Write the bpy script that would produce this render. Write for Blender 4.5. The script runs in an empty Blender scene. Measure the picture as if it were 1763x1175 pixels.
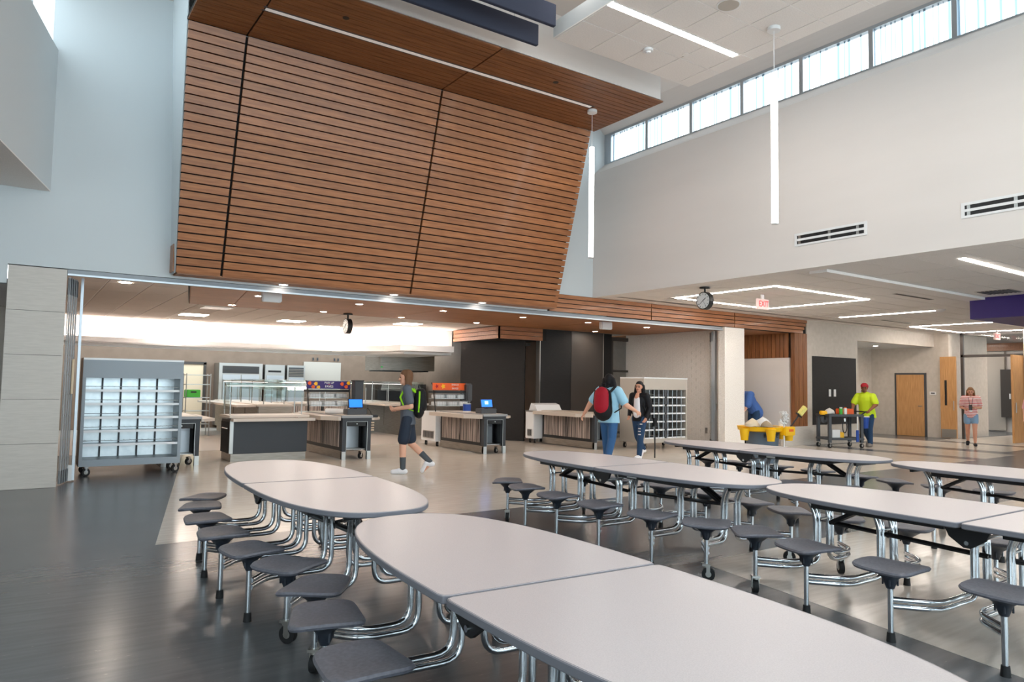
import bpy, bmesh, math, random
from mathutils import Vector, Matrix
random.seed(7)
R = math.radians
scene = bpy.context.scene
C = scene.collection

# ------------------------------------------------------------------ camera, world, exposure
CAM_H = 1.48
YAW, PITCH, ROLL, FPX = R(34.409), R(3.485), R(0.915), 1243.15
fw = Vector((math.sin(YAW)*math.cos(PITCH), math.cos(YAW)*math.cos(PITCH), math.sin(PITCH)))
r0 = Vector((math.cos(YAW), -math.sin(YAW), 0)); u0 = r0.cross(fw)
rt = r0*math.cos(ROLL)+u0*math.sin(ROLL); up = u0*math.cos(ROLL)-r0*math.sin(ROLL)
cd = bpy.data.cameras.new('camera'); cam = bpy.data.objects.new('camera', cd); C.objects.link(cam)
cd.sensor_width = 36; cd.lens = FPX/1763*36; cd.clip_start = .05; cd.clip_end = 200
m = Matrix((rt, up, -fw)).transposed().to_4x4(); m.translation = (0, 0, CAM_H); cam.matrix_world = m
scene.camera = cam
w = bpy.data.worlds.new('daylight'); scene.world = w; w.use_nodes = True
bg = w.node_tree.nodes['Background']; bg.inputs[0].default_value = (.80, .935, 1, 1); bg.inputs[1].default_value = 4.3
vs = scene.view_settings
vs.view_transform = 'Standard'; vs.look = 'None'; vs.gamma = 1; vs.use_curve_mapping = False
vs.exposure = 0.15
scene.cycles.use_denoising = True
scene.cycles.max_bounces = 6; scene.cycles.diffuse_bounces = 5; scene.cycles.glossy_bounces = 3; scene.cycles.caustics_reflective = False; scene.cycles.caustics_refractive = False; scene.cycles.use_adaptive_sampling = True; scene.cycles.adaptive_threshold = .02; scene.cycles.sample_clamp_indirect = 8

# ------------------------------------------------------------------ materials
MATS = {}
def lin(c): return tuple(((x/255)/12.92 if x/255 <= .04045 else ((x/255+.055)/1.055)**2.4) for x in c)
def P(name, rgb, rough=.5, metal=0, emit=None, es=0, spec=.5, coat=0):
    mt = bpy.data.materials.new(name); mt.use_nodes = True
    b = mt.node_tree.nodes['Principled BSDF']; c = lin(rgb)
    b.inputs['Base Color'].default_value = (*c, 1); b.inputs['Roughness'].default_value = rough
    b.inputs['Metallic'].default_value = metal; b.inputs['Specular IOR Level'].default_value = spec
    if coat: b.inputs['Coat Weight'].default_value = coat; b.inputs['Coat Roughness'].default_value = .08
    if es: b.inputs['Emission Color'].default_value = (*lin(emit or rgb), 1); b.inputs['Emission Strength'].default_value = es
    MATS[name] = mt; return mt
def nodes(mt): nt = mt.node_tree; return nt, nt.nodes, nt.links, nt.nodes['Principled BSDF']
def noise_col(mt, c1, c2, scale=(1, 1, 1), nscale=5, detail=4, lo=.35, hi=.65, coord='Object', rnd=0, bump=0):
    nt, n, l, b = nodes(mt)
    tc = n.new('ShaderNodeTexCoord'); mp = n.new('ShaderNodeMapping'); mp.inputs['Scale'].default_value = scale
    l.new(tc.outputs[coord], mp.inputs[0]); vec = mp.outputs[0]
    if rnd:
        oi = n.new('ShaderNodeObjectInfo'); cx = n.new('ShaderNodeVectorMath'); cx.operation = 'ADD'
        mu = n.new('ShaderNodeMath'); mu.operation = 'MULTIPLY'; mu.inputs[1].default_value = 57
        l.new(oi.outputs['Random'], mu.inputs[0]); l.new(vec, cx.inputs[0]); l.new(mu.outputs[0], cx.inputs[1]); vec = cx.outputs[0]
    ns = n.new('ShaderNodeTexNoise'); ns.inputs['Scale'].default_value = nscale; ns.inputs['Detail'].default_value = detail
    l.new(vec, ns.inputs['Vector'])
    cr = n.new('ShaderNodeValToRGB'); cr.color_ramp.elements[0].position = lo; cr.color_ramp.elements[1].position = hi
    cr.color_ramp.elements[0].color = (*lin(c1), 1); cr.color_ramp.elements[1].color = (*lin(c2), 1)
    l.new(ns.outputs[0], cr.inputs[0]); out = cr.outputs[0]
    if rnd:
        hs = n.new('ShaderNodeHueSaturation'); mr = n.new('ShaderNodeMapRange')
        mr.inputs['To Min'].default_value = 1-rnd; mr.inputs['To Max'].default_value = 1+rnd
        l.new(oi.outputs['Random'], mr.inputs[0]); l.new(mr.outputs[0], hs.inputs['Value']); l.new(out, hs.inputs['Color']); out = hs.outputs[0]
    l.new(out, b.inputs['Base Color'])
    if bump:
        bp = n.new('ShaderNodeBump'); bp.inputs['Strength'].default_value = bump; bp.inputs['Distance'].default_value = .01
        l.new(ns.outputs[0], bp.inputs['Height']); l.new(bp.outputs[0], b.inputs['Normal'])
    return mt
noise_col(P('wall_white', (226, 219, 214), .75), (223, 216, 211), (229, 222, 217), nscale=3, coord='Generated')
P('wall_paint', (206, 211, 213), .7)
noise_col(P('wall_tile', (204, 196, 187), .55), (200, 192, 183), (208, 200, 191), (1, 1, 12), 6)
noise_col(P('wall_beige', (200, 190, 178), .7), (196, 186, 174), (204, 194, 183), (1, 1, 1), 8)
noise_col(P('brick_white', (238, 231, 223), .6), (230, 223, 215), (244, 238, 231), (1, 1, 1), 40, bump=.5)
noise_col(P('kitchen_wall', (128, 107, 91), .6), (124, 103, 87), (132, 111, 95), (1, 1, 1), 3)
wd = P('wood', (152, 96, 54), .42, coat=.15); noise_col(wd, (140, 86, 50), (172, 112, 68), (.7, 9, 9), 4, 5, .3, .7, rnd=.1)
wd = P('wood_vertical', (132, 84, 50), .42); noise_col(wd, (112, 68, 40), (160, 104, 62), (14, 14, .7), 4, 6, .3, .7, rnd=.14)
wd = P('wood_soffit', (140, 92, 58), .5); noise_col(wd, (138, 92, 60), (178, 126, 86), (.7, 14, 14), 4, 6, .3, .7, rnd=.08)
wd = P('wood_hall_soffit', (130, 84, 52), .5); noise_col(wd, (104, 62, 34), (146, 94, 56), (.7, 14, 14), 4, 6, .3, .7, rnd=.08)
wd = P('door_wood', (196, 146, 92), .4); noise_col(wd, (180, 130, 80), (208, 158, 104), (14, 14, .9), 3, 6, .3, .7)
P('black_gap', (22, 18, 16), .8)
noise_col(P('ceiling_tile', (236, 231, 227), .95, spec=.1), (232, 227, 223), (240, 235, 231), nscale=60, coord='Object')
P('kitchen_tile', (216, 207, 200), .9, spec=.1); P('downlight_soft', (255, 240, 224), .5, es=50)
P('ceiling_grid', (236, 232, 228), .6); P('grid_shadow', (150, 145, 142), .7)
P('alu', (186, 192, 198), .4, .75); P('track', (150, 154, 158), .55, .3); P('chrome', (206, 210, 214), .12, 1); P('steel', (176, 174, 170), .3, .9)
noise_col(P('steel_brushed', (150, 143, 134), .38, .75), (142, 135, 126), (160, 152, 143), (1, 1, 18), 4)
P('black_metal', (22, 22, 25), .45); P('rubber', (18, 18, 20), .7); P('dark_panel', (52, 56, 62), .5)
noise_col(P('black_panel', (26, 25, 26), .7), (23, 22, 23), (30, 28, 28), (1, 1, 6), 9)
P('brown_panel', (66, 60, 56), .5)
noise_col(P('seat_plastic', (98, 99, 108), .5), (92, 93, 102), (105, 106, 115), nscale=60)
P('seat_bracket', (46, 52, 62), .4)
noise_col(P('laminate', (207, 198, 199), .3), (202, 193, 194), (212, 203, 204), nscale=220, detail=2)
P('edge_band', (122, 122, 130), .45)
P('white', (232, 232, 232), .5); P('white_gloss', (236, 238, 240), .25); P('stone', (206, 194, 182), .3); P('stone_grey', (150, 152, 154), .35)
P('cab_grey', (150, 160, 168), .4); P('cab_beige', (186, 178, 168), .45)
P('purple', (52, 34, 110), .5); P('navy_felt', (62, 66, 80), .95, spec=.1)
P('led', (255, 246, 236), .5, es=42); P('led_tube', (255, 250, 246), .5, es=6); P('led_soft', (255, 246, 236), .5, es=6)
P('cove_led', (255, 238, 226), .5, es=34); P('downlight', (255, 240, 224), .5, es=230); P('slot_led', (255, 250, 245), .5, es=.12)
P('troffer', (255, 242, 230), .5, es=26); P('exit_red', (240, 30, 40), .5, emit=(255, 20, 30), es=1.0); P('exit_face', (240, 215, 210), .5)
P('screen', (20, 90, 230), .3, emit=(25, 120, 250), es=1.3); P('screen_mark', (150, 200, 255), .3, emit=(170, 210, 255), es=1.2)
noise_col(P('reflective_back', (236, 242, 244), .32, .55), (222, 230, 233), (240, 246, 248), (1, 1, 1), 7)  # half-metallic back panel, bright only by reflecting the end window
P('strip_green', (30, 170, 60), .5, es=.3); P('black', (14, 14, 16), .5); P('dark_grey', (70, 72, 76), .5)
P('yellow', (250, 190, 10), .45); P('bin_grey', (94, 108, 122), .5); P('hivis', (214, 240, 40), .7); P('orange', (236, 96, 30), .5)
P('blue', (20, 70, 160), .45); P('red', (176, 24, 40), .6); P('green', (60, 170, 50), .5); P('cream', (226, 205, 176), .8)
P('sponge', (240, 222, 130), .8); P('rag', (226, 222, 218), .9); P('tan_rag', (168, 146, 118), .9)
st = P('strip_panel', (120, 108, 102), .55); noise_col(st, (52, 45, 44), (190, 174, 164), (80, 80, .7), 1.6, 1, .45, .55)
for k, c in dict(skin=(222, 170, 145), skin_tan=(206, 150, 124), skin_brown=(150, 98, 72), shirt_grey=(88, 94, 104), shorts_navy=(34, 44, 60), sock=(76, 82, 88),
                 shoe_white=(232, 232, 236), hair_brown=(110, 78, 54), hair_black=(16, 14, 18), hair_blond=(128, 90, 56), shirt_blue=(160, 208, 232), jeans=(48, 92, 140),
                 jeans_dark=(36, 66, 100), shirt_royal=(72, 110, 178), cardigan=(16, 16, 22), top_white=(226, 222, 226), backpack_red=(160, 18, 40), backpack_black=(18, 19, 22),
                 lime=(150, 220, 30), denim_light=(130, 160, 190), shoe_dark=(28, 28, 32), shoe_tan=(150, 140, 132), pink=(226, 168, 172), lips=(160, 84, 80), eye=(24, 20, 20)).items(): P(k, c, .65, spec=.3)
mt = P('striped_shirt', (226, 200, 196), .7); nt, n, l, b = nodes(mt)
tc = n.new('ShaderNodeTexCoord'); wv = n.new('ShaderNodeTexWave'); wv.wave_type = 'BANDS'; wv.bands_direction = 'Z'; wv.inputs['Scale'].default_value = 7
cr = n.new('ShaderNodeValToRGB'); cr.color_ramp.interpolation = 'CONSTANT'; cr.color_ramp.elements[0].color = (*lin((206, 92, 88)), 1); cr.color_ramp.elements[1].color = (*lin((236, 226, 222)), 1); cr.color_ramp.elements[1].position = .55
l.new(tc.outputs['Object'], wv.inputs[0]); l.new(wv.outputs[0], cr.inputs[0]); l.new(cr.outputs[0], b.inputs['Base Color'])
def glass(name, tint, amt):
    mt = bpy.data.materials.new(name); mt.use_nodes = True; nt = mt.node_tree; n = nt.nodes; l = nt.links; n.clear()
    o = n.new('ShaderNodeOutputMaterial'); t = n.new('ShaderNodeBsdfTransparent'); g = n.new('ShaderNodeBsdfGlossy'); mx = n.new('ShaderNodeMixShader')
    t.inputs[0].default_value = (*tint, 1); g.inputs['Roughness'].default_value = .05; lw_ = n.new('ShaderNodeLayerWeight'); lw_.inputs[0].default_value = .5; pw_ = n.new('ShaderNodeMath'); pw_.operation = 'POWER'; pw_.inputs[1].default_value = 4; l.new(lw_.outputs['Facing'], pw_.inputs[0]); fr = n.new('ShaderNodeMath'); fr.operation = 'MULTIPLY_ADD'; fr.inputs[1].default_value = .5; fr.inputs[2].default_value = .04; l.new(pw_.outputs[0], fr.inputs[0])
    ad = n.new('ShaderNodeMath'); ad.operation = 'ADD'; ad.inputs[1].default_value = amt; l.new(fr.outputs[0], ad.inputs[0])
    l.new(ad.outputs[0], mx.inputs[0]); l.new(t.outputs[0], mx.inputs[1]); l.new(g.outputs[0], mx.inputs[2]); l.new(mx.outputs[0], o.inputs[0]); MATS[name] = mt
glass('pane', (.97, .99, 1), .0); glass('guard_glass', (.9, .95, .94), .03)
# floors: sheet linoleum, dark and light, with flecks running along the sheet
def floor_mat(name, c1, c2, fleck, rough):
    mt = P(name, c1, rough, spec=.5); nt, n, l, b = nodes(mt)
    tc = n.new('ShaderNodeTexCoord'); mp = n.new('ShaderNodeMapping'); mp.inputs['Scale'].default_value = (.55, 5, 1); mp.inputs['Rotation'].default_value = (0, 0, R(-14))
    l.new(tc.outputs['Object'], mp.inputs[0])
    n1 = n.new('ShaderNodeTexNoise'); n1.inputs['Scale'].default_value = 4; n1.inputs['Detail'].default_value = 6; l.new(mp.outputs[0], n1.inputs['Vector'])
    cr = n.new('ShaderNodeValToRGB'); cr.color_ramp.elements[0].position = .35; cr.color_ramp.elements[1].position = .65
    cr.color_ramp.elements[0].color = (*lin(c1), 1); cr.color_ramp.elements[1].color = (*lin(c2), 1); l.new(n1.outputs[0], cr.inputs[0])
    mp2 = n.new('ShaderNodeMapping'); mp2.inputs['Scale'].default_value = (3, 22, 1); mp2.inputs['Rotation'].default_value = (0, 0, R(-14)); l.new(tc.outputs['Object'], mp2.inputs[0])
    n2 = n.new('ShaderNodeTexNoise'); n2.inputs['Scale'].default_value = 4; n2.inputs['Detail'].default_value = 2; l.new(mp2.outputs[0], n2.inputs['Vector'])
    c2r = n.new('ShaderNodeValToRGB'); c2r.color_ramp.elements[0].position = .71; c2r.color_ramp.elements[1].position = .76; l.new(n2.outputs[0], c2r.inputs[0])
    mx = n.new('ShaderNodeMix'); mx.data_type = 'RGBA'; l.new(c2r.outputs[0], mx.inputs[0]); l.new(cr.outputs[0], mx.inputs[6]); mx.inputs[7].default_value = (*lin(fleck), 1)
    l.new(mx.outputs[2], b.inputs['Base Color'])
    n3 = n.new('ShaderNodeTexNoise'); n3.inputs['Scale'].default_value = 1.6; l.new(tc.outputs['Object'], n3.inputs['Vector'])
    mr = n.new('ShaderNodeMapRange'); mr.inputs['To Min'].default_value = rough*.9; mr.inputs['To Max'].default_value = rough*1.12; l.new(n3.outputs[0], mr.inputs[0]); l.new(mr.outputs[0], b.inputs['Roughness'])
floor_mat('floor_dark', (90, 93, 97), (97, 100, 104), (132, 133, 134), .24)
floor_mat('floor_light', (212, 202, 190), (224, 215, 204), (232, 225, 216), .16)

# ------------------------------------------------------------------ mesh helpers
class MB:
    def __init__(s, smooth=False): s.v = []; s.f = []; s.smooth = smooth
    def add(s, vs_, fs):
        o = len(s.v); s.v += [tuple(p) for p in vs_]; s.f += [tuple(i+o for i in f) for f in fs]; return s
    def box(s, x0, x1, y0, y1, z0, z1):
        return s.add([(x0, y0, z0), (x1, y0, z0), (x1, y1, z0), (x0, y1, z0), (x0, y0, z1), (x1, y0, z1), (x1, y1, z1), (x0, y1, z1)],
                     [(0, 3, 2, 1), (4, 5, 6, 7), (0, 1, 5, 4), (1, 2, 6, 5), (2, 3, 7, 6), (3, 0, 4, 7)])
    def hexa(s, p): return s.add(p, [(0, 3, 2, 1), (4, 5, 6, 7), (0, 1, 5, 4), (1, 2, 6, 5), (2, 3, 7, 6), (3, 0, 4, 7)])
    def prism(s, pts, z0, z1):
        n = len(pts); return s.add([(x, y, z0) for x, y in pts]+[(x, y, z1) for x, y in pts],
            [tuple(range(n-1, -1, -1)), tuple(range(n, 2*n))]+[(i, (i+1) % n, n+(i+1) % n, n+i) for i in range(n)])
    def prism_y(s, pts, y0, y1):   # profile in x,z
        n = len(pts); return s.add([(x, y0, z) for x, z in pts]+[(x, y1, z) for x, z in pts],
            [tuple(range(n)), tuple(range(2*n-1, n-1, -1))]+[((i+1) % n, i, n+i, n+(i+1) % n) for i in range(n)])
    def prism_x(s, pts, x0, x1):   # profile in y,z
        n = len(pts); return s.add([(x0, y, z) for y, z in pts]+[(x1, y, z) for y, z in pts],
            [tuple(range(n-1, -1, -1)), tuple(range(n, 2*n))]+[(i, (i+1) % n, n+(i+1) % n, n+i) for i in range(n)])
    def rings(s, rs, cap=True):
        n = len(rs[0]); o = len(s.v)
        for r in rs: s.v += [tuple(p) for p in r]
        for k in range(len(rs)-1):
            for i in range(n): s.f.append((o+k*n+i, o+k*n+(i+1) % n, o+(k+1)*n+(i+1) % n, o+(k+1)*n+i))
        if cap: s.f.append(tuple(o+i for i in range(n-1, -1, -1))); e = o+(len(rs)-1)*n; s.f.append(tuple(e+i for i in range(n)))
        return s
    def tube(s, pts, r, n=8, cap=True):
        pts = [Vector(p) for p in pts]; rs = []; rad = r if isinstance(r, (list, tuple)) else [r]*len(pts)
        u = None
        for i, p in enumerate(pts):
            t = (pts[min(i+1, len(pts)-1)]-pts[max(i-1, 0)]).normalized()
            if u is None: u = t.orthogonal().normalized()
            else: u = (u-t*u.dot(t)).normalized()
            v = t.cross(u); rs.append([p+(u*math.cos(2*math.pi*k/n)+v*math.sin(2*math.pi*k/n))*rad[i] for k in range(n)])
        return s.rings(rs, cap)
    def cyl(s, x, y, z0, z1, r, r1=None, n=16): return s.tube([(x, y, z0), (x, y, z1)], [r, r if r1 is None else r1], n)
    def cylx(s, x0, x1, y, z, r, n=16): return s.tube([(x0, y, z), (x1, y, z)], r, n)
    def cyly(s, x, y0, y1, z, r, n=16): return s.tube([(x, y0, z), (x, y1, z)], r, n)
    def ball(s, c, r, seg=12, ring=8, sq=(1, 1, 1)):
        rs = []
        for j in range(ring+1):
            a = -math.pi/2+math.pi*j/ring; cr_ = max(math.cos(a), .02)*r
            rs.append([(c[0]+math.cos(2*math.pi*k/seg)*cr_*sq[0], c[1]+math.sin(2*math.pi*k/seg)*cr_*sq[1], c[2]+math.sin(a)*r*sq[2]) for k in range(seg)])
        return s.rings(rs)
    def cap(s, p, q, ra, rb, flat=1, side=(1, 0, 0), n=14):
        p = Vector(p); q = Vector(q); d = q-p; L = max(d.length, 1e-5); t = d/L if d.length > 1e-5 else Vector((0, 0, 1))
        u = Vector(side); u = u-t*u.dot(t)
        if u.length < .1: u = t.orthogonal()
        u.normalize(); v = t.cross(u); rs = []
        def ring(c, r): rs.append([c+(u*math.cos(2*math.pi*k/n)+v*flat*math.sin(2*math.pi*k/n))*r for k in range(n)])
        for a in (80, 50, 25): ring(p-t*ra*math.sin(R(a)), ra*math.cos(R(a)))
        for k in range(5): ring(p+d*(k/4), ra+(rb-ra)*k/4)
        for a in (25, 50, 80): ring(q+t*rb*math.sin(R(a)), rb*math.cos(R(a)))
        return s.rings(rs)
    def mesh(s, name):
        me = bpy.data.meshes.new(name); me.from_pydata(s.v, [], s.f)
        bm = bmesh.new(); bm.from_mesh(me); bmesh.ops.recalc_face_normals(bm, faces=bm.faces); bm.to_mesh(me); bm.free()
        if s.smooth:
            me.polygons.foreach_set('use_smooth', [True]*len(me.polygons))
            try: me.set_sharp_from_angle(angle=R(40))
            except Exception: pass
        return me
    def build(s, name, mat, parent=None, label=None): return link(name, s.mesh(name), mat, parent, label)
def link(name, me, mat, parent=None, label=None, loc=None, rz=0):
    if mat and not me.materials: me.materials.append(MATS[mat])
    o = bpy.data.objects.new(name, me); C.objects.link(o)
    if parent is not None: o.parent = parent
    if label: o['label'] = label
    if loc is not None: o.location = loc
    if rz: o.rotation_euler = (0, 0, rz)
    return o
def tag(o, label, cat, group=None, kind=None):
    o['label'] = label; o['category'] = cat
    if group: o['group'] = group
    if kind: o['kind'] = kind
    return o
def thing(name, label, cat, loc=(0, 0, 0), rz=0, group=None):
    o = bpy.data.objects.new(name, None); o.empty_display_size = .1; C.objects.link(o); o.location = loc; o.rotation_euler = (0, 0, rz)
    return tag(o, label, cat, group)
def struct(name, mb, mat, label, cat): return tag(mb.build(name, mat), label, cat, kind='structure')
def bx(*a): return MB().box(*a)
def text(name, body, size, mat, parent, loc, rot, extrude=.002, align='CENTER', sx=1):
    cu = bpy.data.curves.new(name, 'FONT'); cu.body = body; cu.size = size; cu.extrude = extrude; cu.align_x = align; cu.align_y = 'CENTER'; cu.resolution_u = 3
    t = bpy.data.objects.new('t', cu); C.objects.link(t); dg = bpy.context.evaluated_depsgraph_get()
    me = bpy.data.meshes.new_from_object(t.evaluated_get(dg)); bpy.data.objects.remove(t); bpy.data.curves.remove(cu)
    me.materials.clear(); o = link(name, me, mat, parent); o.location = loc; o.rotation_euler = rot; o.scale = (sx, 1, 1); return o
def rbox(x0, x1, y0, y1, z0, z1, r=.01, seg=2):
    m_ = MB().box(x0, x1, y0, y1, z0, z1); me = m_.mesh('b'); bm = bmesh.new(); bm.from_mesh(me)
    bmesh.ops.bevel(bm, geom=bm.edges[:], offset=r, segments=seg, affect='EDGES'); o = MB(True)
    bm.verts.ensure_lookup_table(); o.v = [tuple(v.co) for v in bm.verts]; o.f = [tuple(v.index for v in f.verts) for f in bm.faces]; bm.free(); bpy.data.meshes.remove(me); return o
# ------------------------------------------------------------------ the setting
YB, ZL, ZH, ZK = 11.6, 3.36, 7.15, 3.0
LD = Vector((.2346, .9721)); LN = Vector((.9721, -.2346)); LC = Vector((.27, YB))      # slanted side wall: direction, inward normal, corner
def lp(t, off=0, z=0): p = LC-LD*t-LN*off; return (p.x, p.y, z)                         # t metres towards the viewer, off metres outward
fl = struct('floor', bx(-9, 34, -8, 27, -.1, 0), 'floor_dark', 'glossy dark grey linoleum floor of the cafeteria hall', 'floor')
for pts in ([(1.1, 7.2), (17.35, 7.35), (17.35, 11.6), (14.9, 11.6), (14.9, 16.2), (2.93, 16.2)], [(4.87, 4.22), (11.5, 4.4), (11.5, -6), (2.97, -6)],
            [(17.95, 7.4), (19.75, 7.5), (19.75, 11.3), (17.95, 11.3)], [(20.5, 8), (22.7, 8.1), (22.7, 13.6), (20.5, 13.6)], [(23.3, 8.3), (30, 8.3), (30, 11), (23.3, 11)],
            [(15, 11.6), (17, 11.6), (17, 17), (15, 17)]):
    MB().prism(pts, -.002, .0015).build('floor_inlay', 'floor_light', fl, 'light beige linoleum field')
P('floor_kitchen', (176, 167, 158), .3)
MB().prism([(.5, 16.2), (13, 16.2), (13, 27), (.5, 27)], -.002, .0015).build('floor_inlay', 'floor_kitchen', fl, 'grey brown kitchen floor')

wb = struct('wall_back', MB().box(-.17, .2, YB, YB+.15, ZK-.02, 5.95).box(.2, 10.4, YB, YB+.15, ZK-.02, ZH), 'wall_paint', 'tall white plaster wall above the folding grille opening', 'wall')
wl = struct('wall_back_wing', bx(-7, -.16, YB-.012, YB+.15, 2.72, 4.03), 'wall_paint', 'white panel of the back wall beyond the tiled pier', 'wall')
pier = struct('wall_pier', bx(-.14, .5, YB+.02, YB+.4, 0, 2.97), 'black_gap', 'pier clad in large pale grey tiles', 'wall')
for k in range(5): bx(-.15, .515, YB, YB+.03, k*.594+.002, k*.594+.591).build('tile', 'wall_tile', pier)
bx(-.152, .517, YB+.03, YB+.4, 0, 2.97).build('side_face', 'wall_tile', pier)
struct('wall_side_room', bx(-7, .5, 15.5, 15.6, 0, 2.8), 'wall_beige', 'beige wall of the room seen past the tiled pier', 'wall')
struct('ceiling_side_room', bx(-7, .5, YB+.15, 15.6, 2.72, 2.8), 'ceiling_tile', 'low ceiling of the room past the tiled pier', 'ceiling')

# slanted bulkhead and its clerestory
p0, p1 = lp(0), lp(19)
bk = MB(); bk.hexa([lp(0, 0, 4.03), lp(19, 0, 4.03), lp(19, .3, 4.03), lp(0, .3, 4.03), lp(0, 0, 6.0), lp(19, 0, 6.0), lp(19, .3, 6.0), lp(0, .3, 6.0)])
struct('wall_left', bk, 'wall_paint', 'slanted white bulkhead wall below a strip window', 'wall')
struct('ceiling_left', MB().hexa([lp(0, 0, 4.015), lp(19, 0, 4.015), lp(19, 7, 4.015), lp(0, 7, 4.015), lp(0, 0, 4.03), lp(19, 0, 4.03), lp(19, 7, 4.03), lp(0, 7, 4.03)]), 'ceiling_tile', 'low tiled ceiling under the slanted bulkhead', 'ceiling')
struct('wall_left_head', MB().hexa([lp(0, .0, 6.92), lp(19, .0, 6.92), lp(19, .15, 6.92), lp(0, .15, 6.92), lp(0, 0, ZH), lp(19, 0, ZH), lp(19, .15, ZH), lp(0, .15, ZH)]), 'wall_paint', 'white head above the strip window of the slanted wall', 'wall')
wn = struct('window_1', MB().hexa([lp(0, .04, 6.0), lp(19, .04, 6.0), lp(19, .12, 6.0), lp(0, .12, 6.0), lp(0, .04, 6.04), lp(19, .04, 6.04), lp(19, .12, 6.04), lp(0, .12, 6.04)]), 'alu', 'strip window above the slanted bulkhead', 'window')
for k in range(16):
    a = k*1.165-.03; MB().hexa([lp(a, .07, 6.04), lp(a+1.1, .07, 6.04), lp(a+1.1, .08, 6.04), lp(a, .08, 6.04), lp(a, .07, 6.92), lp(a+1.1, .07, 6.92), lp(a+1.1, .08, 6.92), lp(a, .08, 6.92)]).build('pane', 'pane', wn)
    MB().hexa([lp(a+1.1, .065, 6.04), lp(a+1.14, .065, 6.04), lp(a+1.14, .085, 6.04), lp(a+1.1, .085, 6.04), lp(a+1.1, .065, 6.92), lp(a+1.14, .065, 6.92), lp(a+1.14, .085, 6.92), lp(a+1.1, .085, 6.92)]).build('mullion', 'alu', wn)
struct('wall_left_lower', MB().hexa([lp(0, 7, 0), lp(19, 7, 0), lp(19, 7.1, 0), lp(0, 7.1, 0), lp(0, 7, 4.1), lp(19, 7, 4.1), lp(19, 7.1, 4.1), lp(0, 7.1, 4.1)]), 'wall_beige', 'beige wall under the low ceiling', 'wall')

# right-hand upper wall with clerestory
struct('wall_right', MB().prism_y([(10, ZL), (10, 6.02), (10.3, 6.27), (10.45, 6.27), (10.45, ZL)], -8, YB), 'wall_white', 'white upper wall below the clerestory windows', 'wall')
struct('wall_right_head', MB().prism_y([(10.3, 6.93), (10.0, ZH), (10.45, ZH), (10.45, 6.93)], -8, YB), 'wall_white', 'white head above the clerestory windows', 'wall')
wn = struct('window_2', bx(10.3, 10.4, -8, 11.42, 6.262, 6.3), 'alu', 'long clerestory window band high in the white wall', 'window')
bx(10.3, 10.4, -8, 11.42, 6.88, 6.94).build('head_rail', 'alu', wn)
bx(10.3, 10.4, 11.4, 11.6, 6.25, 6.95).build('jamb', 'alu', wn)
mp = P('rib_pane', (240, 248, 252), .4); nt, n, l, b = nodes(mp)
n.remove(b); t_ = n.new('ShaderNodeBsdfTransparent'); o_ = n['Material Output']; tcn = n.new('ShaderNodeTexCoord'); sx_ = n.new('ShaderNodeSeparateXYZ'); l.new(tcn.outputs['Object'], sx_.inputs[0])
ns_ = n.new('ShaderNodeTexNoise'); ns_.noise_dimensions = '1D'; ns_.inputs['Scale'].default_value = 16; ns_.inputs['Detail'].default_value = 1; l.new(sx_.outputs['Y'], ns_.inputs['W'])
cr_ = n.new('ShaderNodeValToRGB'); e_ = cr_.color_ramp.elements; e_[0].position = .40; e_[0].color = (.42, .48, .52, 1); e_[1].position = .44; e_[1].color = (.98, .98, .98, 1); l.new(ns_.outputs[0], cr_.inputs[0]); l.new(cr_.outputs[0], t_.inputs[0]); l.new(t_.outputs[0], o_.inputs[0])
ys = [11.4]+[10.335-1.165*k for k in range(16)]
for k in range(len(ys)-1):
    bx(10.34, 10.35, ys[k+1]+.03, ys[k]-.03, 6.3, 6.88).build('pane', 'rib_pane', wn)
    bx(10.3, 10.4, ys[k+1]-.035, ys[k+1]+.035, 6.3, 6.88).build('mullion', 'alu', wn)
struct('ceiling', MB().prism([lp(-.1, .15)[:2], lp(20.2, .15)[:2], (10.45, -8), (10.45, YB+.15), (.2, YB+.15)], ZH, ZH+.1), 'wall_white', 'high white ceiling of the hall', 'ceiling')

# rear of the hall, behind the viewer: a glazed end wall
struct('wall_rear', MB().box(-9, 34, -8.1, -8, 0, .1).box(26, 34, -8.1, -8, .5, 3.4).box(-9, 10.4, -8.1, -8, 6.2, ZH+.1), 'wall_paint', 'white surround of the glazed end wall', 'wall')
wn = struct('window_3', bx(-9, 10.4, -8.05, -7.98, .1, .18), 'alu', 'large window of the end wall', 'window')
for k in range(8): bx(-9+k*2.4, -6.62+k*2.4, -8.03, -8.02, .18, 6.2).build('pane', 'pane', wn)
for k in range(9): bx(-9.03+k*2.4, -8.97+k*2.4, -8.08, -7.98, .1, 6.2).build('mullion', 'alu', wn)

# low ceiling of the right-hand area: grid with single tiles
lc = struct('ceiling_low', bx(10.2, 34, -8, 14, ZL+.004, ZL+.08), 'grid_shadow', 'low tiled ceiling beside the tall hall', 'ceiling')
tm = bx(0, 1.196, 0, .596, 0, .012).mesh('tile'); tm.materials.append(MATS['ceiling_tile'])
for i in range(13):
    for j in range(16):
        x, y = 10.32+i*1.22, 2.1+j*.61
        if x > 25.3 or y > 11.0: continue
        link('tile', tm, None, lc, loc=(x, y, ZL-.004))
bx(10, 26, -8, 2.08, ZL-.004, ZL+.004).build('tile_field', 'ceiling_tile', lc)
bx(10, 10.3, -8, 11.6, ZL-.006, ZL-.0005).build('border_strip', 'ceiling_tile', lc)
bx(10.3, 26, 11.1, 11.6, ZL-.004, ZL+.004).build('border_strip', 'ceiling_tile', lc)
struct('trim_1', MB().box(10.3, 15.9, 6.42, 6.72, 3.31, ZL), 'ceiling_tile', 'slim white dropped beam on the low ceiling', 'beam')
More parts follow.
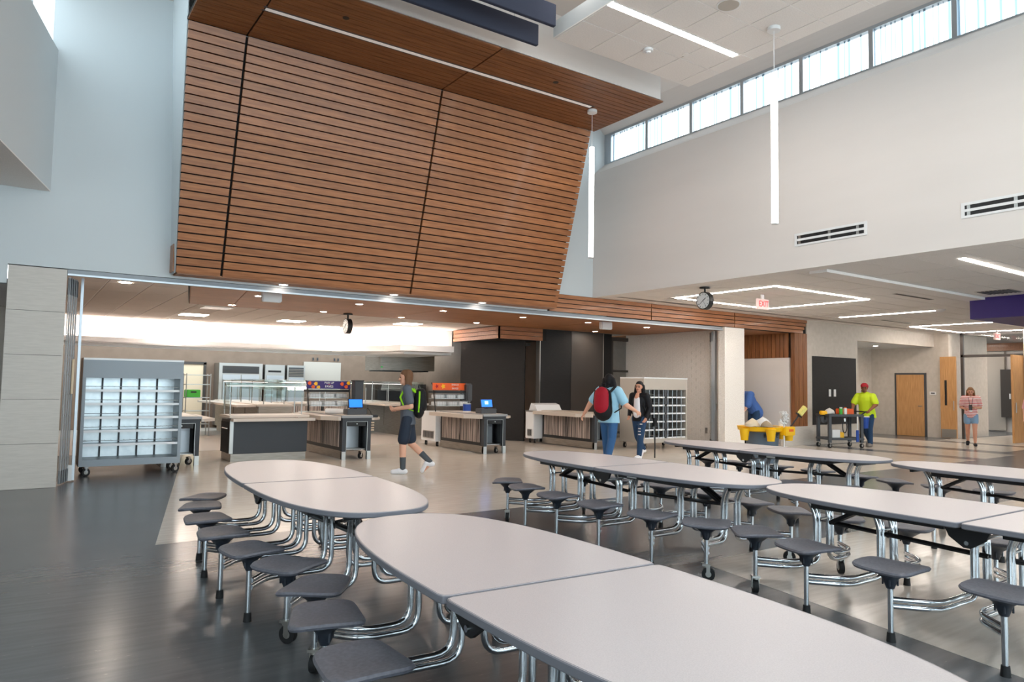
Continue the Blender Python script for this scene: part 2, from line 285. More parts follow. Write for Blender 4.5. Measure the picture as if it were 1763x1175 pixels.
struct('wall_purple', bx(15.7, 19.2, -2, 6.7, 2.94, ZL), 'purple', 'deep purple bulkhead hanging under the low ceiling', 'bulkhead')

# header, its wood boards and the doorway surround
hd = struct('wall_header', MB().box(8.8, 10.42, YB-.005, YB+.02, 2.985, 3.357).box(10.3, 17.62, YB+.03, YB+.15, 2.985, ZL).box(10.3, 10.4, YB, YB+.15, ZL, 6.3), 'black_gap', 'header clad in horizontal wood boards', 'wall')
segs = [8.83, 11.72, 14.6, 17.62]
for k in range(3):
    for r_ in range(4):
        x1 = segs[k+1]-.012 if k < 2 else segs[k+1]-.0-.19*max(0, r_-0)*(.33)
        bx(segs[k]+.012, x1, YB-.02, YB+.035, 2.985+.0935*(3-r_)+.008, 2.985+.0935*(4-r_)-.008).build('board', 'wood', hd)
for k in range(3): bx(17.05+k*.19+.006, 17.05+(k+1)*.19-.006, YB-.018, YB+.1, .5, 2.985-.0 if k == 0 else 2.985+.0).build('board', 'wood_vertical', hd)
struct('wall_column', bx(14.19, 14.93, YB-.05, YB+.15, 0, 2.975), 'brick_white', 'plain white column at the end of the grille opening', 'column')
wr = struct('wall_back_right', MB().box(17.62, 20.1, YB, YB+.15, 0, ZL).box(20.1, 24.6, YB, YB+.15, 2.93, ZL), 'wall_beige', 'beige back wall around the black door panel and recess', 'wall')
bx(17.6, 17.64, YB-.02, YB+.05, 0, .5).build('tile_edge', 'wall_tile', wr)
struct('wall_plinth', bx(16.6, 17.86, YB-.05, YB+.1, 0, .5), 'wall_tile', 'low tiled plinth below the wood door surround', 'plinth')
# passage behind the wood surround
ps = struct('wall_passage', MB().box(17.05, 17.15, YB+.15, 18, 0, 2.33), 'wall_white', 'white side wall inside the wood-framed passage', 'wall')
for k in range(22): bx(17.03, 17.1, YB+.16+k*.13+.008, YB+.16+(k+1)*.13-.008, 2.33, 2.99).build('slat', 'wood_vertical', ps)
bx(17.08, 17.15, YB+.15, 18, 2.33, 2.99).build('backing', 'black_gap', ps)
bx(17.02, 17.05, 13.05, 13.12, 1.18, 1.3).build('switch_plate', 'steel', ps)
struct('wall_passage_end', bx(14.9, 17.2, 17.9, 18, 0, 3), 'wall_beige', 'beige end of the passage', 'wall')
struct('ceiling_passage', bx(14.93, 17.1, YB+.15, 18, 2.99, 3.05), 'wood_soffit', 'wood soffit inside the passage', 'ceiling')
# recess with the wood door
struct('wall_east', MB().box(24.6, 24.7, 11.15, 13.75, 0, ZL), 'wall_beige', 'beige wall with the closed wood door', 'wall')
struct('wall_recess', bx(20.1, 24.6, 13.7, 13.8, 0, 2.95), 'wall_beige', 'beige back of the recess', 'wall')
struct('wall_recess_side', bx(20.0, 20.1, YB+.15, 13.8, 0, 2.95), 'wall_beige', 'side wall of the recess', 'wall')
struct('ceiling_recess', bx(20, 24.6, YB+.15, 13.8, 2.93, 3), 'wall_paint', 'plain dropped ceiling of the recess', 'ceiling')
d = struct('door_1', bx(24.575, 24.6, 11.85, 12.88, 0, 2.09), 'dark_grey', 'closed wood door with dark frame in the recess', 'door')
bx(24.55, 24.58, 11.92, 12.81, .01, 2.03).build('door_leaf', 'door_wood', d)
MB(True).cyly(24.53, 11.98, 12.1, 1.0, .012).build('handle', 'steel', d)
d = struct('door_2', bx(24.45, 24.5, 10.88, 11.36, .02, 2.6), 'door_wood', 'tall open wood door leaf with narrow glass', 'door')
bx(24.435, 24.455, 11.16, 11.22, 1.05, 1.85).build('vision_strip', 'black', d); bx(24.44, 24.45, 10.9, 11.34, .03, .3).build('kick_plate', 'steel', d)
MB(True).cyl(24.42, 10.95, .9, 1.2, .012).build('handle', 'steel', d)
# glazed entry and corridor
fr = struct('door_3', MB().box(24.72, 24.8, 10.78, 10.86, 0, ZL).box(24.72, 24.8, 8.6, 10.86, 2.58, 2.66).box(24.72, 24.8, 8.6, 10.86, ZL-.08, ZL), 'brown_panel', 'dark framed entry opening to the corridor', 'door')
bx(24.75, 24.76, 8.7, 10.78, 2.66, ZL-.08).build('pane', 'pane', fr)
d = struct('door_4', bx(24.0, 24.78, 9.12, 9.18, .02, 2.6), 'door_wood', 'open wood door leaf seen edge-on at the corridor', 'door')
MB(True).cyl(24.1, 9.1, .9, 1.2, .012).build('handle', 'steel', d)
struct('wall_entry', bx(24.7, 24.8, 6, 9.1, 0, ZL), 'wall_beige', 'pale wall beside the corridor entry', 'wall')
struct('wall_corridor', bx(24.7, 27.3, 11.15, 11.25, 0, ZL), 'wall_beige', 'grey side wall of the corridor', 'wall')
ce = struct('wall_corridor_end', bx(31, 31.1, 7, 15, 0, 3.6), 'wall_white', 'far end wall of the corridor', 'wall')
bx(30.9, 31, 12.03, 13.2, .05, 3.05).build('tan_panel', 'cab_beige', ce); bx(30.85, 30.95, 11.3, 13.0, 3.07, 3.4).build('wood_band', 'wood', ce)
bx(30.7, 30.95, 11.5, 12.1, .56, 2.36).build('dark_board', 'brown_panel', ce)
for y in (11.66, 11.76): bx(30.68, 30.7, y, y+.05, 1.25, 1.45).build('sticker', 'white', ce)
wn = struct('window_added', MB().box(10.4, 26, -8.05, -7.98, .5, .58), 'alu', 'added unseen window of the low area behind the viewer', 'window')  # unseen window band added so daylight reaches the low area
for k in range(7): bx(10.4+k*2.22, 12.56+k*2.22, -8.03, -8.02, .58, 3.3).build('pane', 'pane', wn); bx(12.56+k*2.22, 12.62+k*2.22, -8.08, -7.98, .5, 3.36).build('mullion', 'alu', wn)
struct('wall_far_east', bx(26, 26.1, -8, 6, 0, 3.4), 'wall_beige', 'east wall of the low area', 'wall')
struct('wall_corridor_back', bx(24.7, 31, 14.9, 15, 0, 3.6), 'wall_beige', 'back wall of the corridor lobby', 'wall')
bp = struct('wall_black_panel', bx(17.86, 20.0, YB-.012, YB, .53, 2.4), 'black_panel', 'wide black board on the beige wall', 'panel')
for x in (18.62, 18.86): bx(x, x+.1, YB-.02, YB-.012, 1.3, 1.5).build('sticker', 'white', bp)
wr2 = struct('door_5', bx(20.12, 21.9, 13.6, 13.7, .12, 2.75), 'white', 'white roll door at the side of the recess', 'door')
bx(20.1, 21.98, 13.58, 13.62, 2.72, 2.86).build('frame_head', 'dark_grey', wr2); bx(21.9, 21.98, 13.58, 13.7, 0, 2.86).build('frame_post', 'dark_grey', wr2); bx(20.1, 21.98, 13.58, 13.7, 0, .12).build('frame_sill', 'dark_grey', wr2)

# the leaning wood wall
X0, X1, YT, ZT, YF, ZF = 1.83, 8.78, 10.3, 6.33, 11.3, 3.025
lw = struct('wall_wood', MB().hexa([(X0+.02, YF+.05, ZF+.012), (X1-.02, YF+.05, ZF+.012), (X1-.02, YB, ZF+.01), (X0+.02, YB, ZF+.01), (X0-.1, YT+.05, ZT), (X1-.02, YT+.05, ZT), (X1-.02, YB, ZT), (X0-.1, YB, ZT)]), 'black_gap', 'leaning wall clad in horizontal oak boards', 'wall')
NS = 29; cols = [(X0, 2.452), (2.452, 5.57), (5.57, X1)]
ax = Vector((0, YT-YF, ZT-ZF)); nn = Vector((0, -ax.z, ax.y)).normalized()*.024
for ci, (a, b_) in enumerate(cols):
    for r_ in range(NS):
        f0, f1 = (r_+.08)/NS, (r_+.92)/NS; q0 = Vector((0, YF, ZF))+ax*f0; q1 = Vector((0, YF, ZF))+ax*f1
        xa = a+.018 if ci else X0-.14*(r_/NS); xb = b_-.018 if ci < 2 else b_
        MB().hexa([(xa, q0.y+nn.y, q0.z+nn.z), (xb, q0.y+nn.y, q0.z+nn.z), (xb, q0.y+.03, q0.z), (xa, q0.y+.03, q0.z), (xa, q1.y+nn.y, q1.z+nn.z), (xb, q1.y+nn.y, q1.z+nn.z), (xb, q1.y+.03, q1.z), (xa, q1.y+.03, q1.z)]).build('board', 'wood', lw)
for r_ in range(3): bx(X0+.02, X1, YF+r_*.1+.004, YF+(r_+1)*.1-.004, ZF-.012, ZF+.012).build('underside_board', 'wood_soffit', lw)
MB().hexa([(X0-.012, YF+.02, ZF), (X0+.0, YF+.02, ZF), (X0+.0, YB, ZF), (X0-.012, YB, ZF), (X0-.15, YT+.0, ZH), (X0-.138, YT+.0, ZH), (X0-.138, YB, ZH), (X0-.15, YB, ZH)]).build('side_return', 'wall_paint', lw, 'white painted side')
bx(X0-.035, X0-.015, 11.35, 11.6, 3.05, 3.45).build('end_plate', 'wood', lw)
sf = struct('ceiling_wood', bx(1.68, X1+.04, 8.54, YT+.05, ZT+.02, ZT+.06), 'black_gap', 'wood board soffit projecting from the leaning wall', 'ceiling')
NB = 15; pw = (YT-8.5)/NB
for k in range(NB):
    for a, b_ in ((1.67, 2.452), (2.452, 5.57), (5.57, X1+.1)):
        if k == 7 and b_ > 2.5:
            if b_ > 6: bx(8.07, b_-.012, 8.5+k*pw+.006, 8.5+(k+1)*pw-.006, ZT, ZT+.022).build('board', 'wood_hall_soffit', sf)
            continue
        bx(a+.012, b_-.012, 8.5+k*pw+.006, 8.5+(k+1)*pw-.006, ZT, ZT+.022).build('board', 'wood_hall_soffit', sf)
MB(True).cyl(6.9, 8.95, ZT-.004, ZT+.01, .045).build('sensor', 'black', sf); MB(True).cyl(3.4, 9.0, ZT-.004, ZT+.01, .045).build('sensor', 'black', sf)
bx(1.68, X1+.02, 8.5, 8.58, ZT+.03, ZH).build('fascia', 'wall_white', sf)
bx(X1-.08, X1+.02, 8.58, YT+.4, ZT+.03, ZH).build('fascia_return', 'wall_white', sf)
MB().hexa([(X1-.3, YT, ZT), (X1-.05, YT, ZT), (X1-.05, YB, ZT), (X1-.3, YB, ZT), (X1-.3, YT, ZH), (X1-.05, YT, ZH), (X1-.05, YB, ZH), (X1-.3, YB, ZH)]).build('upper_return', 'wall_white', sf)

# grille track
tk = struct('trim_2', bx(.52, 14.2, YB+.02, YB+.14, 2.9, 2.975), 'track', 'long aluminium ceiling track of the folding grille', 'track')
bx(.52, 14.2, YB+.0, YB+.02, 2.89, 2.915).build('lip', 'alu', tk)

# kitchen shell
struct('wall_kitchen_back', bx(0, 14, 24, 24.1, 0, 3.2), 'kitchen_wall', 'taupe tiled back wall of the kitchen', 'wall')
struct('wall_kitchen_left', bx(.3, .45, YB+.4, 24, 0, 3.2), 'kitchen_wall', 'side wall of the kitchen', 'wall')
kc = struct('ceiling_kitchen', bx(.3, 14.9, YB+.1, 21.1, ZK+.005, ZK+.08), 'ceiling_grid', 'kitchen ceiling of narrow tiles with pale grid lines', 'ceiling')
tm2 = bx(0, .584, 0, 1.206, 0, .012).mesh('tile'); tm2.materials.append(MATS['kitchen_tile'])
for i in range(16):
    for j in range(8):
        x, y = .52+i*.61, YB+.14+j*1.22
        if y > 20.4 or (x > 9.6 and y > 17): continue
        link('tile', tm2, None, kc, loc=(x, y, ZK-.004))
struct('wall_cove', MB().prism([(.4, 21.05), (8.2, 21.05), (8.9, 18.35), (10.3, 18.1), (10.3, 21.2), (.4, 21.2)], 2.3, ZK+.02), 'white', 'white bulkhead washed by cove light', 'wall')
sh = MB().prism([(.4, 20.6), (5.6, 20.55), (7.4, 19.9), (8.5, 18.6), (8.55, 17.75), (10.0, 17.5), (10.2, 18.2), (8.85, 18.4), (8.2, 21.06), (.4, 21.06)], 2.36, 2.4)
pl = [(.4, 20.6), (5.6, 20.55), (7.4, 19.9), (8.45, 18.7), (8.5, 17.75), (10.0, 17.45)]
for k in range(len(pl)-1):
    (xa, ya), (xb, yb) = pl[k], pl[k+1]; sh.hexa([(xa, ya, 2.36), (xb, yb, 2.36), (xb, yb+.04, 2.36), (xa, ya+.04, 2.36), (xa, ya, 2.52), (xb, yb, 2.52), (xb, yb+.04, 2.52), (xa, ya+.04, 2.52)])
cv = struct('trim_3', sh, 'white', 'white light shelf along the kitchen bulkhead', 'light shelf')
MB().prism([(.5, 20.75), (5.6, 20.7), (7.5, 20.1), (8.5, 18.85), (8.65, 18), (9.9, 17.75), (9.9, 17.9), (8.75, 18.15), (8.6, 19), (7.6, 20.3), (5.7, 20.85), (.5, 20.9)], 2.4, 2.43).build('light_strip', 'cove_led', cv)
# kitchen wood soffit
ks = struct('ceiling_wood_kitchen', MB().prism([(2.08, YB+.14), (14.85, YB+.14), (14.85, 15.2), (2.72, 15.2)], ZK-.012, ZK-.006), 'black_gap', 'wood board soffit inside the grille opening', 'ceiling')
for k in range(28):
    y0 = YB+.15+k*.1255; xa = 2.1+(y0-YB)*.178
    for a, b_ in ((xa, 3.0+.15*(y0-YB)), (3.0+.15*(y0-YB), 7.0), (7.0, 11.2), (11.2, 14.8)):
        MB().hexa([(a+.01, y0, ZK-.025), (b_-.004, y0, ZK-.025), (b_-.004, y0+.122, ZK-.025), (a+.01, y0+.122, ZK-.025), (a+.01, y0, ZK-.012), (b_-.004, y0, ZK-.012), (b_-.004, y0+.122, ZK-.012), (a+.01, y0+.122, ZK-.012)]).build('board', 'wood_soffit', ks)
# black walls and bulkhead box
bb = struct('wall_wood_box', bx(10.1, 11.6, 15.32, 17.6, 2.66, ZK-.03), 'black_gap', 'wood boarded bulkhead box above the black wall', 'bulkhead')
for r_ in range(3):
    z0 = 2.655+r_*.108
    bx(10.06, 10.1, 15.28, 17.6, z0+.006, z0+.102).build('board', 'wood', bb); bx(10.06, 11.45, 15.28, 15.32, z0+.006, z0+.102).build('board', 'wood', bb)
struct('wall_black_left', MB().hexa([(10.2, 17.4, 0), (11.1, 15.6, 0), (11.2, 15.7, 0), (10.3, 17.5, 0), (10.2, 17.4, 2.67), (11.1, 15.6, 2.67), (11.2, 15.7, 2.67), (10.3, 17.5, 2.67)]), 'black_panel', 'black panelled wall behind the snack display', 'wall')
bw = struct('wall_black', bx(11.42, 12.48, 15.35, 15.5, 0, ZK-.02), 'black_panel', 'tall black and brown panelled wall behind the end counter', 'wall')
bx(12.48, 13.62, 15.34, 15.5, 0, ZK-.02).build('brown_panel', 'brown_panel', bw, 'dark brown panel'); bx(13.62, 13.65, 15.33, 15.5, 0, ZK-.02).build('edge_trim', 'steel', bw); bx(11.4, 11.425, 15.33, 15.5, 0, ZK-.02).build('edge_trim', 'steel', bw)
bx(13.65, 14.1, 15.5, 15.6, 0, ZK-.02).build('black_return', 'black', bw)
struct('wall_lit_room', bx(11.0, 15, 18.5, 18.6, 0, 3), 'cream', 'cream wall of the lit room behind the black walls', 'wall')
wf = struct('window_4', MB().box(14.1, 14.16, 15.5, 15.6, 0, 2.85).box(14.1, 14.75, 15.5, 15.6, 2.8, 2.9).box(14.1, 14.75, 15.5, 15.6, 1.9, 1.96), 'brown_panel', 'dark framed glazed screen beside the white brick wall', 'window')
bx(14.16, 14.7, 15.54, 15.55, 0, 2.8).build('pane', 'pane', wf)
df = struct('door_6', MB().box(11.12, 11.2, 15.9, 16.0, 0, 2.62).box(11.12, 11.5, 15.9, 16.0, 2.55, 2.62), 'steel', 'steel framed doorway between the black walls', 'door')
wbk = struct('wall_brick', bx(14.75, 14.93, YB+.4, 15.6, 0, ZK-.02), 'brick_white', 'white painted brick wall beside the grille', 'wall')
bm_ = bx(0, .02, 0, .297, 0, .092).mesh('brick'); bm_.materials.append(MATS['brick_white'])
for r_ in range(29):
    for k in range(11):
        y = YB+.42+k*.305+(.15 if r_ % 2 else 0)
        if y > 15.2: continue
        link('brick', bm_, None, wbk, loc=(14.735, y, .02+r_*.1015))
bx(14.72, 14.74, 12.55, 12.62, .32, .46).build('outlet', 'steel', wbk)
# ------------------------------------------------------------------ lamps and ceiling fixtures
def pendant(x, y, zc, z1, z0, label):
    t = thing('pendant_lamp', label, 'pendant lamp', (x, y, zc), group='tube pendants')
    MB(True).cyl(0, 0, -.05, 0, .085, n=24).build('canopy', 'white', t); MB().cyl(0, 0, z1-zc, -.05, .005, n=6).build('cord', 'white', t)
    MB(True).cyl(0, 0, z0-zc, z1-zc, .044, n=20).build('tube', 'led_tube', t); MB(True).cyl(0, 0, z0-zc-.015, z0-zc, .045, n=20).build('end_cap', 'white', t)
pendant(8.14, 9.5, 6.33, 5.663, 3.72, 'slim glowing tube pendant hanging from the wood soffit')
pendant(8.1, 5.775, 6.29, 5.59, 3.65, 'slim glowing tube pendant hanging from the tiled ceiling panel')
t = thing('slot_light', 'long recessed slot light in the wood soffit', 'ceiling light', (0, 0, ZT))
bx(2.46, 8.02, 9.365, 9.435, -.004, .01).build('diffuser', 'slot_led', t); MB().box(2.42, 8.06, 9.335, 9.365, -.002, .012).box(2.42, 8.06, 9.435, 9.465, -.002, .012).build('frame', 'dark_grey', t)
# suspended ceiling panel
cl = struct('ceiling_panel', MB().box(5.93, 8.66, -6, 7.76, 6.31, 6.53), 'wall_paint', 'suspended ceiling panel of square white tiles', 'ceiling')
bx(5.93, 8.66, -6, 7.76, 6.294, 6.31).build('grid', 'ceiling_grid', cl)
tm3 = bx(0, .588, 0, .588, 0, .01).mesh('tile'); tm3.materials.append(MATS['ceiling_tile'])
for i in range(5):
    for j in range(10):
        xa = 5.95+i*.61; sx_ = min(.588, 8.65-xa)
        o = link('tile', tm3, None, cl, loc=(xa, 7.75-(j+1)*.61, 6.287)); o.scale = (sx_/.588, 1, 1)
for y, a, b_, lab in ((6.6, 5.82+.12, 8.35, 'bright linear light crossing the ceiling panel behind the pendant'), (3.5, 5.95, 8.4, 'added linear light of the ceiling panel nearer the viewer'), (.4, 5.95, 8.4, 'added linear light of the ceiling panel overhead')):  # the two nearer lights are unseen, added to light the hall
    t = thing('linear_light', lab, 'ceiling light', ((a+b_)/2, y, 6.287), group='linear lights of the ceiling panels')
    h = (b_-a)/2; bx(-h, h, -.05, .05, -.006, .004).build('diffuser', 'led', t); MB().box(-h-.01, h+.01, -.06, -.05, -.004, .004).box(-h-.01, h+.01, .05, .06, -.004, .004).build('frame', 'white', t)
t = thing('smoke_detector', 'round white smoke detector on the ceiling panel', 'smoke detector', (7.2, 7.2, 6.287)); MB(True).cyl(0, 0, -.035, 0, .07, n=20).build('base', 'white', t); MB(True).cyl(0, 0, -.06, -.035, .03, .04, n=16).build('head', 'white', t)
t = thing('sprinkler_cover', 'flat round sprinkler cover on the ceiling panel', 'sprinkler', (7.75, 7.0, 6.287)); MB(True).cyl(0, 0, -.008, 0, .05, n=20).build('cover', 'ceiling_grid', t)
t = thing('ceiling_speaker', 'round speaker grille at the picture top on the ceiling panel', 'speaker', (7.15, 5.75, 6.287)); MB(True).cyl(0, 0, -.012, 0, .13, n=28).build('grille', 'cab_beige', t); MB(True).cyl(0, 0, -.008, 0, .15, n=28).build('ring', 'white', t)
cl2 = struct('ceiling_panel_far', MB().box(1.5, 5.4, -6, 6.2, 6.75, 6.95), 'wall_paint', 'second suspended ceiling panel beyond the picture', 'ceiling')
bx(1.5, 5.4, -6, 6.2, 6.74, 6.75).build('tile_field', 'ceiling_tile', cl2)
for od, y in (('first', 5.4), ('second', 2.4), ('third', -.6)):  # unseen fixtures added as extra light for the hall
    t = thing('linear_light', od+' added linear light of the second ceiling panel out of the picture', 'ceiling light', (3.45, y, 6.738), group='added linear lights overhead'); bx(-1.3, 1.3, -.05, .05, -.006, .004).build('diffuser', 'led', t)
t = thing('linear_light', 'short linear light behind the dark baffles', 'ceiling light', (6.15, 7.0, 6.9)); bx(-.5, -.1, -.05, .05, -.006, .004).build('diffuser', 'led', t)
# baffles
for k, (xe, y, z0) in enumerate(((5.83, 8.0, 6.25), (5.72, 7.46, 6.27))):
    t = thing('acoustic_baffle', ('lower dark navy felt baffle nearest the wood soffit', 'upper dark navy felt baffle beside the ceiling panel')[k], 'baffle', (xe, y, z0), group='hanging felt baffles')
    rbox(-4.2, 0, -.03, .03, 0, .3, .006).build('panel', 'navy_felt', t)
    for x in (-.4, -2.1, -3.8): MB().cyl(x, 0, .3, ZH-z0, .003, n=5).build('wire', 'steel', t)
# square and line lights of the low ceiling
def line_light(t, x0, y0, x1, y1, wd=.055):
    d = Vector((x1-x0, y1-y0)).normalized(); p = Vector((-d.y, d.x))*wd/2
    MB().prism([(x0+p.x, y0+p.y), (x0-p.x, y0-p.y), (x1-p.x, y1-p.y), (x1+p.x, y1+p.y)], -.01, .0).build('light_bar', 'led', t)
def square(lab, x0, x1, y0, y1):
    t = thing('square_light', lab, 'ceiling light', (0, 0, ZL-.004), group='square outline lights')
    line_light(t, x0, y0, x1, y0); line_light(t, x0, y1, x1, y1); line_light(t, x0, y0, x0, y1); line_light(t, x1, y0, x1, y1)
square('square outline ceiling light around the first exit sign', 11.3, 14.38, 8.05, 10.46)
square('square outline ceiling light near the corridor entry', 21.35, 24.5, 8.45, 10.7)
for lab, a in (('single line light between the two square ceiling lights', (17.45, 8.17, 17.45, 10.52)), ('short bright line light at the picture edge over the low area', (10.85, 4.72, 13.5, 4.78)), ('added line light on the low ceiling out of the picture', (12, 0, 15, 0)), ('second added line light over the low area out of the picture', (17, 1, 20, 1)), ('third added line light on the low ceiling behind the viewer', (12, -4, 15, -4)), ('fourth added line light on the low ceiling behind the viewer', (21, 3, 24, 3))):  # the four out-of-view bars are added to brighten the low area
    t = thing('line_light', lab, 'ceiling light', (0, 0, ZL-.004)); line_light(t, *a, wd=.075)
t = thing('added_corridor_light', 'added light panel on the corridor ceiling', 'ceiling light', (28, 9.5, 3.35)); bx(-.6, .6, -.3, .3, -.01, 0).build('diffuser', 'troffer', t)  # unseen panels added to give the corridor and lobby light
t = thing('added_corridor_light', 'added light panel over the far corridor lobby', 'ceiling light', (29.5, 12.8, 3.35)); bx(-.3, .3, -.3, .3, -.01, 0).build('diffuser', 'troffer', t)
# slot diffusers and vents
for lab, x, y in (('dark slot diffuser above the black clock', 11.9, 10.55), ('dark slot diffuser beside the first square light', 14.6, 7.25), ('dark slot diffuser near the line light', 19.6, 10.2)):
    t = thing('slot_diffuser', lab, 'air vent', (x, y, ZL-.004), group='ceiling slot diffusers'); bx(-.7, .7, -.035, .035, -.006, .004).build('slot', 'black', t); MB().box(-.72, .72, -.05, -.035, -.004, .004).box(-.72, .72, .035, .05, -.004, .004).build('frame', 'steel', t)
t = thing('return_grille', 'square grey return air grille on the low ceiling', 'air vent', (15.0, 5.9, ZL-.004)); bx(-.3, .3, -.3, .3, -.004, .004).build('plate', 'cab_beige', t)
for k in range(8): bx(-.27, .27, -.26+k*.07, -.23+k*.07, -.012, -.004).build('slat', 'dark_grey', t)
t = thing('occupancy_sensor', 'small white dome beside the single line light', 'sensor', (17.3, 8.0, ZL-.004)); MB(True).ball((0, 0, 0), .11, 16, 8, (1, 1, .6)).build('dome', 'white', t)
def wall_vent(y0, y1, lab):
    t = thing('wall_vent', lab, 'air vent', (10, 0, 0), group='slot vents in the white wall')
    MB().box(-.012, 0, y0, y1, 3.72, 3.75).box(-.012, 0, y0, y1, 3.8, 3.835).box(-.012, 0, y0, y1, 3.885, 3.92).box(-.0125, -.0005, y0-.001, y0+.04, 3.719, 3.921).box(-.0125, -.0005, y1-.04, y1+.001, 3.719, 3.921).build('frame', 'white', t)
    for z in (3.75, 3.835): bx(-.004, 0, y0+.04, y1-.04, z, z+.05).build('slot', 'black', t)
    for f in (.12, .5, .93):
        for z in (3.75, 3.835): bx(-.009, -.003, y0+f*(y1-y0)-.02, y0+f*(y1-y0)+.02, z, z+.05).build('blade', 'steel', t)
wall_vent(5.6, 6.77, 'double slot vent low on the white upper wall'); wall_vent(3.1, 4.34, 'double slot vent at the picture edge of the white wall')
# downlights
rowname = {0: 'row under the leaning wall', 1: 'middle row', 2: 'back row'}; cnt = {}
for lab, pts in (('small round downlight in the wood soffit', [(x, y, ZK-.026) for y in (12.95, 14.9) for x in (3.46, 5.33, 7.15, 9.15, 11.03, 12.95) if not (y > 14 and x > 10 and x < 12)]+[(x, 11.45, ZF-.013) for x in (3.43, 5.34, 7.15)]+[(15.9, 12.4, 2.988)]),
                 ('small round downlight in the recess ceiling', [(21.2, 12.6, 2.928), (22.9, 12.6, 2.928)])):
    for x, y, z in pts:
        rk = 3 if x > 20 else 4 if x > 15 else 0 if y < 12 else 1 if y < 14 else 2; cnt[rk] = cnt.get(rk, 0)+1; od = ('first', 'second', 'third', 'fourth', 'fifth', 'sixth')[cnt[rk]-1]
        l2 = od+' downlight of the recess ceiling by the wood door' if rk == 3 else 'single downlight in the passage ceiling' if rk == 4 else od+' round downlight from the tiled pier, '+rowname[rk]+' of the wood soffit'
        t = thing('downlight', l2, 'downlight', (x, y, z), group='downlights'); MB(True).cyl(0, 0, -.004, .002, .065, n=18).build('lens', 'downlight_soft' if rk == 0 else 'downlight', t)
        r_ = MB(True); r_.rings([[(math.cos(2*math.pi*k/18)*q, math.sin(2*math.pi*k/18)*q, zz) for k in range(18)] for q, zz in ((.065, -.006), (.085, -.006), (.085, .002))], False); r_.build('ring', 'white', t)
for lab, x, y in (('square ceiling light in the kitchen nearer the tiled pier', 3.35, 18.05), ('square ceiling light in the kitchen before the cove', 3.4, 20.2), ('square kitchen ceiling light over the strip counter', 5.65, 18.1), ('square kitchen ceiling light near the cove corner', 8.2, 16.7), ('kitchen ceiling light behind the student', 7.0, 19.3)):
    t = thing('troffer', lab, 'ceiling light', (x, y, ZK-.004), group='kitchen troffers'); bx(-.28, .28, -.28, .28, -.006, 0).build('diffuser', 'troffer', t)
t = thing('ceiling_vent', 'grey square vent on the kitchen ceiling', 'air vent', (3.4, 15.95, ZK-.004)); bx(-.28, .28, -.28, .28, -.008, 0).build('plate', 'steel', t)
t = thing('downlight', 'round downlight on the kitchen tile ceiling by the grille', 'downlight', (1.35, 12.78, ZK-.004)); MB(True).cyl(0, 0, -.005, .002, .08, n=18).build('lens', 'downlight', t)
for lab, x, y in (('white box sensor hanging under the track, opening start', 3.45, 12.15), ('white box sensor hanging under the track, opening end', 11.18, 12.5)):
    t = thing('motion_sensor', lab, 'sensor', (x, y, ZK-.026)); rbox(-.16, .16, -.06, .06, -.18, 0, .015).build('housing', 'white', t)
# exit signs and clocks
def exit_sign(x, y, lab, rz=0):
    t = thing('exit_sign', lab, 'exit sign', (x, y, ZL), rz); rbox(-.17, .17, -.03, .03, -.3, -.09, .008).build('housing', 'exit_face', t); bx(-.03, .03, -.02, .02, -.09, 0).build('bracket', 'white', t)
    text('lettering', 'EXIT', .17, 'exit_red', t, (0, -.032, -.195), (R(90), 0, 0), sx=.86)
exit_sign(12.2, 9.0, 'red EXIT sign hanging inside the first square light'); exit_sign(24.2, 9.6, 'red EXIT sign hanging before the corridor entry')
def clock(x, y, z, lab, top):
    t = thing('wall_clock', lab, 'clock', (x, y, z)); r = .165
    MB(True).cylx(-.05, .05, 0, 0, r, 32).build('case', 'black', t); f = MB(True).cylx(-.056, -.049, 0, 0, r-.018, 32).build('dial', 'white', t)
    for k in range(12):
        a = 2*math.pi*k/12; MB().tube([(-.058, math.sin(a)*.112, math.cos(a)*.112), (-.058, math.sin(a)*.134, math.cos(a)*.134)], .005, 5).build('hour_mark', 'black', f)
    for a, L, q in ((R(-55), .08, .006), (R(130), .115, .004), (R(215), .12, .002)): MB().tube([(-.06, 0, 0), (-.06, math.sin(a)*L, math.cos(a)*L)], q, 5).build('hand', 'black', f)
    MB(True).cyl(0, 0, r-.01, top, .018).build('stem', 'black', t); MB(True).cyl(0, 0, top-.025, top, .1, n=20).build('mount', 'black', t)
clock(10.5, 9.0, 3.1, 'black rimmed double clock hanging from the low ceiling', ZL-3.1-.004); clock(5.9, 14.95, 2.7, 'black rimmed clock hanging in the kitchen opening', ZK-2.7-.026)

# ------------------------------------------------------------------ cafeteria tables
TZ, TW, TL = .7235, .515, 1.57
def half_outline(ins=0.):
    W, L = TW-ins, TL-ins; e = 2.7; pts = [(W-.035, .006+ins), (W-.008, .015+ins), (W, .045+ins)]
    for k in range(1, 25):
        a = math.pi/2*k/24; pts.append((W*max(math.cos(a), 0)**(2/e), .03+(L-.03)*math.sin(a)**(2/e)))
    full = pts+[(-x, y) for x, y in reversed(pts[:-1])]; return full
top_me = MB().prism(half_outline(.004), TZ-.03, TZ).mesh('tabletop'); top_me.materials.append(MATS['laminate'])
ed = MB(True); oo = half_outline(0); oi = half_outline(.007)
ed.rings([[(x, y, TZ+.0008) for x, y in oi], [(x, y, TZ-.004) for x, y in oo], [(x, y, TZ-.027) for x, y in oo], [(x, y, TZ-.033) for x, y in oi]], False); edge_me = ed.mesh('edge_band'); edge_me.materials.append(MATS['edge_band'])
st_ = MB(True); N = 32; rings = []
